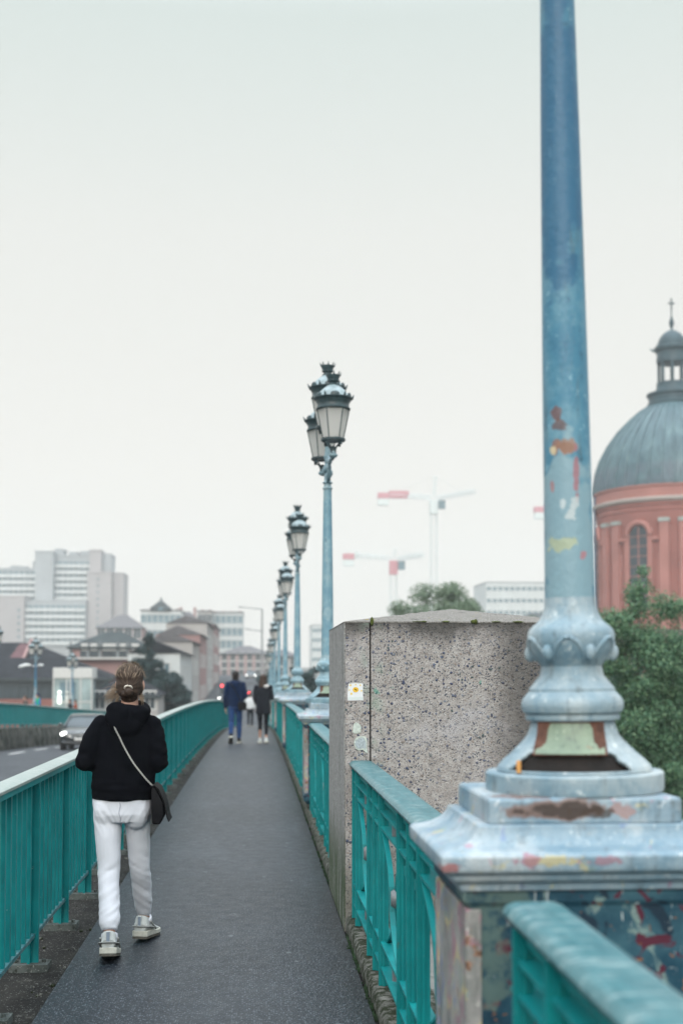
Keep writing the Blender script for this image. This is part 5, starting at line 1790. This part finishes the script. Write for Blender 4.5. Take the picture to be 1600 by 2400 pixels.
# hair tie, ponytail end swung to the left, loose strands
hb = Vector((.0, .010, 1.545))
MB().tube([hb + Vector((.020 * math.cos(a), -.112 - .004 * math.sin(a) - .010 * math.sin(a), -.024 + .012 * math.sin(a))) for a in [i * math.pi * 2 / 16 for i in range(17)]], .0058, 7).build(
    "hair_tie", cloth("cream_tie", (.55, .50, .44), .8), hair, smooth=60)
tail = MB()
tail.ell(hb + Vector((.002, -.118, -.046)), (.027, .021, .027), 14, 9)
tail.ell(hb + Vector((-.018, -.108, -.058)), (.022, .016, .02), 12, 8)
tail.build("bun", HAIR_B, hair, smooth=60)
lc = m_hair("blond_strands", (.12, .085, .06), (.26, .19, .13), (.42, .33, .24))
st = MB()
for i in range(90):
    a = rng.random()
    p0 = Vector((-.060 + .01 * rng.normal(), -.02 + .02 * rng.normal(), -.035 + .02 * rng.normal()))
    ln = .05 + .055 * rng.random()
    p3 = p0 + Vector((-ln * .8, .02 + .02 * rng.normal(), -.035 - .03 * rng.random() + .012 * rng.normal()))
    p1 = p0.lerp(p3, .35) + Vector((0, 0, .012 + .006 * rng.normal())); p2 = p0.lerp(p3, .7) + Vector((0, 0, .008 + .008 * rng.normal()))
    st.tube([hb + q for q in (p0, p1, p2, p3)], [.0012, .0012, .0009, .0004], 4)
st.build('side_lock', lc, hair)
st = MB()
for i in range(420):     # fly-away hairs over the head
    a, e_ = rng.random() * 6.28, .2 + 1.2 * rng.random()
    n_ = Vector((math.cos(a) * math.cos(e_), math.sin(a) * math.cos(e_), math.sin(e_)))
    p0 = hb + Vector((n_.x * .079, -.022 + n_.y * .09, .035 + n_.z * .086))
    tdir = Vector((-n_.x * .3 + .1 * rng.normal(), -.8, -.5 + .2 * rng.normal())).normalized()
    tdir = (tdir - n_ * tdir.dot(n_)).normalized()
    l = .02 + .03 * rng.random()
    st.tube([p0, p0 + tdir * l * .5 + n_ * .003, p0 + tdir * l + n_ * (.002 + .006 * rng.random())], [.0009, .0008, .0004], 3)
for i in range(50):      # nape and right-hand wisps
    s = 1 if rng.random() < .6 else -1
    p0 = hb + Vector((s * (.05 + .02 * rng.random()), -.035 + .02 * rng.normal(), -.05 - .03 * rng.random()))
    p3 = p0 + Vector((s * (.005 + .012 * rng.random()), .01, -.03 - .03 * rng.random()))
    st.tube([p0, p0.lerp(p3, .5) + Vector((s * .006, -.004, 0)), p3], [.0011, .0009, .0004], 4)
st.build("loose_strands", lc, hair)
# red badge on the left sock
so = [o for o in woman.children if o.name.startswith('sock')][0]
a0 = Vector((-.083, -.205, .140))
aa = R(-58)
MB().lathe([(.0005, .0), (.0105, .0), (.0105, .0016), (.0005, .0016)], 14, M=Matrix.Translation(a0 + Vector((math.cos(aa) * .0365, math.sin(aa) * .0365, -.012))) @ Matrix.Rotation(aa, 4, 'Z') @ Matrix.Rotation(R(90), 4, 'Y')).build("badge", simple("red_badge", (.42, .045, .03), .7), so)
# jersey seam down the seat
hoodie = bpy.data.objects[woman['_top']]
bv = BVHTree.FromPolygons([v.co for v in hoodie.data.vertices], [p.vertices for p in hoodie.data.polygons])
trs = [o for o in woman.children if o.name.startswith('trousers')][0]
bt = BVHTree.FromPolygons([v.co for v in trs.data.vertices], [p.vertices for p in trs.data.polygons])
pts = []
for i in range(14):
    z = .872 - .012 * i
    h = bt.ray_cast(Vector((-.041 + .004 * math.sin(i), -1, z)), Vector((0, 1, 0)))
    if h[0] is not None: pts.append(h[0] + Vector((0, -.0004, 0)))
MB().tube(pts, .0022, 6).build("seam", cloth("seam_grey", (.36, .39, .45)), trs, smooth=60)

bag = thing("shoulder_bag", "small black flap bag on a silver chain, slung across the hooded woman's back", 'bag', (WX, WY, 0))
lm = NT("black_leather"); LEA = lm.out((.005, .005, .0065), .6, 0, lm.bump(lm.noise(160, 3), .4, .003), .12)
mb = MB()
rings = []
for z, x0, x1, d in ((.742, .148, .172, .088), (.748, .142, .184, .10), (.80, .138, .206, .108), (.87, .136, .200, .104), (.93, .134, .166, .098), (.958, .138, .152, .09)):
    rings.append([(x0, -d - .01, z), (x1, -d - .01, z), (x1 + .003, -d, z), (x1 + .003, d, z), (x1, d + .01, z), (x0, d + .01, z)])
mb.loft(rings)
mb.build("body", LEA, bag, smooth=35, bevel=.006)
mb = MB()
fl = []
for x, z in ((.132, .955), (.150, .966), (.176, .945), (.203, .885), (.216, .840), (.226, .785), (.236, .760)):
    fl.append([(x - .004, -.118, z), (x + .003, -.118, z + .001), (x + .003, .112, z + .001), (x - .004, .112, z)])
mb.loft(fl)
mb.build("flap", LEA, bag, smooth=40)
ch = MB()
A, B = Vector((-.072, 0, 1.30)), Vector((.142, 0, .955))
nl = 46
for i in range(nl):
    u = (i + .5) / nl
    p = A.lerp(B, u) + Vector((.012 * math.sin(math.pi * u) * -1, 0, -.012 * math.sin(math.pi * u)))
    h = bv.ray_cast(Vector((p.x, -1, p.z)), Vector((0, 1, 0)))
    y = (h[0].y if h[0] is not None else -.12) - .0055
    p.y = y
    dr = (B - A).normalized()
    nrm = Vector((0, -1, 0)) if i % 2 else dr.cross(Vector((0, -1, 0)))
    sd = dr.cross(nrm)
    lp_ = [p + dr * (.0062 * math.cos(q)) + sd * (.0037 * math.sin(q)) for q in [2 * math.pi * j / 10 for j in range(11)]]
    ch.tube(lp_, .00165, 5, side=nrm)
CHM = simple("silver_chain", (.62, .60, .55), .28, .1, 20, metal=.9)
ch.build("chain_strap", CHM, bag, smooth=60)

# --- the couple ahead
YP = 30.6
navy = cloth("navy_fleece", (.006, .016, .048), .9, .2)
jeans = cloth("blue_denim", (.022, .055, .15), .85, .25, .4, 300)
sp = dict(J=dict(elL=(-.235, -.03, 1.06), wrL=(-.225, .05, .80), elR=(.225, -.02, 1.07), wrR=(.15, .16, .98), hdR=(-.3, .9, -.2), knL=(-.085, -.02, .47), anL=(-.095, -.25, .185), pitL=.65, knR=(.085, .07, .47), anR=(.085, .06, .105)),
          trousers=dict(mat=jeans, r=[.088, .078, .065, .062, .054, .050, .048], wrinkle=1.2), top=dict(name="hoodie", mat=navy, hem=.83, w=(.175, .19, .19), d=(.12, .13, .125), sleeve=(.074, .066, .058, .05, .04), hood=True),
          hair='shoulder', hairmat=HAIR_D, shoe=cloth("black_shoe", (.015, .015, .017), .6))
px = X(552, YP)
person("man walking away in navy hoodie and blue jeans, black bag on right hip, dark hair", (px, YP, G(YP)), 0, 1.79, sp, .012)
b2 = thing("shoulder_bag", "black bag on the right hip of the man in the navy hoodie", 'bag', (px + .17, YP - .13, G(YP) + .93))
MB().rect([(.09, .05, -.11), (.105, .06, -.09), (.105, .06, .06), (.09, .045, .09)]).build("body", LEA, b2, bevel=.015)
MB().box(-.108, .108, -.066, -.061, -.02, .085).build("flap", LEA, b2, bevel=.002)
MB().tube([(-.03, .02, .08), (-.10, -.01, .25), (-.19, -.04, .40), (-.27, -.02, .55)], .012, 6).build("strap", LEA, b2)
blk = cloth("black_wool", (.012, .014, .019), .9, .2)
sp = dict(J=dict(elL=(-.205, -.03, 1.08), wrL=(-.16, .12, .93), hdL=(.3, .9, -.3), elR=(.21, -.03, 1.08), wrR=(.13, .14, 1.2), hdR=(-.3, .3, .9), knL=(-.07, .05, .47), anL=(-.075, .10, .105), pitL=0, knR=(.07, .02, .47), anR=(.075, -.05, .115), pitR=.12, turn=-.25),
          trousers=dict(mat=blk, r=[.082, .068, .054, .05, .042, .038, .036], cut=.09), top=dict(name="coat", mat=blk, hem=.70, w=(.178, .178, .172), d=(.135, .13, .12), mid=[(.85, .178, .135), (1.02, .165, .125)], sleeve=(.068, .062, .056, .048, .04), wrinkle=.8),
          hair='long', hairmat=HAIR_R, shoe=cloth("white_trainer", (.55, .58, .58), .7))
px = X(617, YP)
lady = person("woman in knee-length black coat and black leggings with long brown hair and white fur collar", (px, YP, G(YP)), 0, 1.70, sp, .012)
MB().ell((.065, -.055, 1.40), (.075, .06, .045), 12, 8).ell((.10, .0, 1.41), (.05, .06, .045), 12, 8).build("fur_collar", cloth("cream_fur", (.55, .52, .5), .95, .2), lady, smooth=60)

# --- others farther on
shirt = cloth("white_shirt", (.60, .62, .63), .9, .05)
sp = dict(trousers=dict(mat=cloth("dark_trousers", (.015, .018, .025), .9), r=[.085, .075, .062, .06, .052, .05, .05]), top=dict(name="shirt", mat=shirt, hem=.86, w=(.165, .17, .175), d=(.115, .115, .115), sleeve=(.068, .06, .054, .048, .038)), hair='short', hairmat=HAIR_D,
          shoe=cloth("black_shoe", (.015, .015, .017), .6))
y = 60
person("distant person in white shirt and dark trousers seen between the couple", (X(587, y), y, G(y)), 0, 1.68, sp, .02)
grn = cloth("green_jacket", (.01, .30, .11), .7, .15)
def passer(label, px, y, top, hairm, H, extra=None, rz=1.57):
    s = dict(trousers=dict(mat=cloth("dark_trousers", (.015, .018, .025), .9), r=[.085, .075, .062, .06, .052, .05, .05]), top=dict(name="jacket", mat=top, hem=.82, w=(.175, .18, .19), d=(.13, .13, .13), sleeve=(.075, .068, .06, .05, .04)),
             hair='short', hairmat=hairm, shoe=cloth("black_shoe", (.015, .015, .017), .6))
    return person(label, (X(px, y), y, G(y)), rz, H, s, .02, "people on the far footway")
p1 = passer("person in bright green jacket and blue backpack behind the far railing", 90, 62, grn, cloth("navy_cap", (.01, .02, .06), .8), 1.70)
bp = thing("backpack", "blue backpack on the person in the green jacket", 'backpack', (X(90, 62) , 62, G(62)))
MB().ell((.03, -.17, 1.2), (.13, .08, .20), 14, 10).ell((.03, -.22, 1.12), (.09, .05, .10), 12, 8).build("body", cloth("blue_nylon", (.02, .15, .5), .6), bp, smooth=60)
MB().tube([(-.05, -.12, 1.34), (-.06, -.02, 1.44), (-.06, .07, 1.35)], .018, 6).tube([(.10, -.12, 1.34), (.11, -.02, 1.44), (.11, .07, 1.35)], .018, 6).build("strap", cloth("blue_nylon", (.02, .15, .5), .6), bp)
passer("person in brown jacket with reddish hair behind the far railing, at far left", 61, 60.5, cloth("brown_jacket", (.10, .075, .07), .85), HAIR_B, 1.55)
passer("person in black jacket in front of the kiosk, behind the far railing", 166, 73, blk, HAIR_D, 1.62)
passer("person in rust-coloured jacket in front of the kiosk, behind the far railing", 178, 73.4, cloth("rust_jacket", (.28, .07, .04), .85), HAIR_B, 1.60)


# ------------------------------------------------------------------ cars
PAINT = NT("dark_car_paint"); PAINT.p.inputs['Coat Weight'].default_value = 1.0; PAINT = PAINT.out((.014, .018, .020), .28, .2, None, .6)
TYRE = simple("tyre_rubber", (.02, .02, .02), .85, .2, 30)
CHROME = simple("brightwork", (.5, .52, .53), .2, .05, metal=.9)
LAMP_ON = emitter("headlight_on", (1, 1, .96), 5.0)


def make_car():
    """saloon facing -y: front bumper at y=0"""
    t = thing("car", "", 'car')
    m = MB()
    st_ = [(.0, .55, .34, .60), (.05, .72, .26, .70), (.18, .83, .20, .78), (.5, .885, .19, .86), (1.0, .90, .19, .925), (1.5, .905, .19, .96), (2.4, .91, .19, .97), (3.3, .905, .19, .98), (3.9, .89, .2, .985), (4.4, .85, .24, .97), (4.62, .78, .32, .92), (4.7, .66, .42, .80)]
    rings = []
    for y, hw, z0, z1 in st_:
        r = []
        for i in range(24):
            a = 2 * math.pi * i / 24
            c_, s_ = math.cos(a), math.sin(a)
            r.append((hw * math.copysign(abs(c_) ** .42, c_), y, (z0 + z1) / 2 + (z1 - z0) / 2 * math.copysign(abs(s_) ** .55, s_)))
        rings.append(r)
    m.loft(rings)
    m.build("body", PAINT, t, smooth=50)
    cab = MB()
    cs = [(1.15, .74, .92, .95), (1.55, .70, .9, 1.16), (2.0, .65, .9, 1.385), (2.4, .625, .9, 1.44), (3.0, .615, .9, 1.44), (3.5, .63, .9, 1.36), (4.05, .68, .9, 1.09), (4.35, .70, .9, .98)]
    rr = []
    for y, hw, z0, z1 in cs:
        rr.append([(-.80, y, z0), (.80, y, z0), (hw + .06 * (1.44 - z1), y, z1 - .05), (hw - .10, y, z1), (-(hw - .10), y, z1), (-(hw + .06 * (1.44 - z1)), y, z1 - .05)])
    cab.loft(rr)
    cab.build("greenhouse", M['dark'], t, smooth=40)
    m = MB().tube([(0, 1.98, 1.385), (0, 2.1, 1.42), (0, 2.6, 1.452), (0, 3.1, 1.446), (0, 3.5, 1.372)], [(.60, .012), (.61, .018), (.60, .022), (.59, .02), (.57, .012)], 20)
    m.build("roof", PAINT, t, smooth=60)
    for s in (-1, 1):
        MB().tube([(s * .83, 1.10, .93), (s * .735, 1.55, 1.14), (s * .66, 2.0, 1.37), (s * .625, 2.4, 1.425), (s * .62, 3.0, 1.425), (s * .64, 3.5, 1.34), (s * .72, 4.1, 1.05)], [.032] * 7, 8).build("pillar", PAINT, t, smooth=60)
        mi = MB().ell((s * .99, 1.62, 1.02), (.105, .06, .075), 14, 9).tube([(s * .80, 1.66, .96), (s * .93, 1.64, .99)], .025, 6)
        mi.build("mirror", PAINT, t, smooth=60)
        h = MB().ell((s * .66, .16, .645), (.17, .11, .085), 16, 10)
        h.build("headlight", LAMP_ON, t, smooth=60)
        MB().ell((s * .68, .06, .36), (.12, .05, .045), 12, 8).build("fog_lamp", M['dark'], t, smooth=60)
        for y in (.92, 3.72):
            Mw = Matrix.Translation((s * .79, y, .325)) @ Matrix.Rotation(R(90), 4, 'Y')
            wl = MB().lathe([(.20, -.11), (.30, -.115), (.325, -.09), (.325, .09), (.30, .115), (.20, .11)], 28, M=Mw).build("wheel", TYRE, t, smooth=40)
            Mr = Matrix.Translation((s * .86, y, .325)) @ Matrix.Rotation(R(90), 4, 'Y')
            MB().lathe([(.02, .05), (.09, .045), (.20, .02), (.205, -.04)], 18, M=Mr).build("rim", CHROME, wl, smooth=40)
    g = MB().tube([(-.40, -.005, .60), (-.2, -.035, .60), (0, -.045, .60), (.2, -.035, .60), (.40, -.005, .60)], [(.03, .06), (.03, .10), (.03, .11), (.03, .10), (.03, .06)], 14, side=(0, 1, 0))
    g = g.build("grille", M['dark'], t, smooth=50)
    b = MB()
    for z in (.545, .60, .655): b.box(-.33, .33, -.085, -.07, z - .010, z + .010)
    b.box(-.02, .02, -.095, -.075, .50, .70)
    b.tube([(.44 * math.cos(2 * math.pi * i / 24), -.055 + .05 * abs(math.cos(2 * math.pi * i / 24)) ** 2, .60 + .125 * math.sin(2 * math.pi * i / 24)) for i in range(25)], .014, 6)
    b.build("grille_bars", CHROME, g, smooth=50)
    MB().box(-.26, .26, -.095, -.078, .395, .495).build("number_plate", M['frame'], t, bevel=.008)
    MB().tube([(-.74, .06, .30), (-.4, -.045, .29), (0, -.06, .29), (.4, -.045, .29), (.74, .06, .30)], [(.05, .075)] * 5, 10, side=(0, 1, 0)).build("bumper", simple("bumper_black", (.022, .024, .026), .5), t, smooth=50)
    return t


car = make_car()
yc_ = 50.0
zc_ = lambda y: G(y) + RO(y)
car.location = (X(192, yc_), yc_, zc_(yc_))
car.rotation_euler = (math.atan2(zc_(yc_ + 4) - zc_(yc_), 4), 0, R(2))
tag(car, "dark saloon car with both headlights lit, driving towards the viewer on the road", 'car')
for i, (px, y, lab) in enumerate(((588, 205, "far car with two lit headlights, straight above the gap between the couple"), (528, 150, "far car with a lit headlight, just left of the man in the navy hoodie"))):
    c = copy_tree(car)
    zc2 = Z(px, 1583, y) - .66 if i == 0 else G(y) - .1
    c.location = (X(px, y), y, max(zc2, G(y) - .1) if i == 0 else zc2)
    c.rotation_euler = (0, 0, 0)
    tag(c, lab, 'car')

# ------------------------------------------------------------------ haze
HAZE = True
if HAZE:
    hz = MB().box(-620, 620, -270, 780, -12, 80)
    hm_ = bpy.data.materials.new("haze_air")
    hm_.use_nodes = True
    ht = hm_.node_tree
    ht.nodes.clear()
    ho_ = ht.nodes.new("ShaderNodeOutputMaterial")
    hv_ = ht.nodes.new("ShaderNodeVolumePrincipled")
    hv_.inputs['Color'].default_value = (.93, .96, .96, 1)
    hv_.inputs['Density'].default_value = .00062
    hv_.inputs['Anisotropy'].default_value = .2
    ht.links.new(hv_.outputs[0], ho_.inputs['Volume'])
    o = hz.build("haze", hm_)
    o['kind'] = 'stuff'
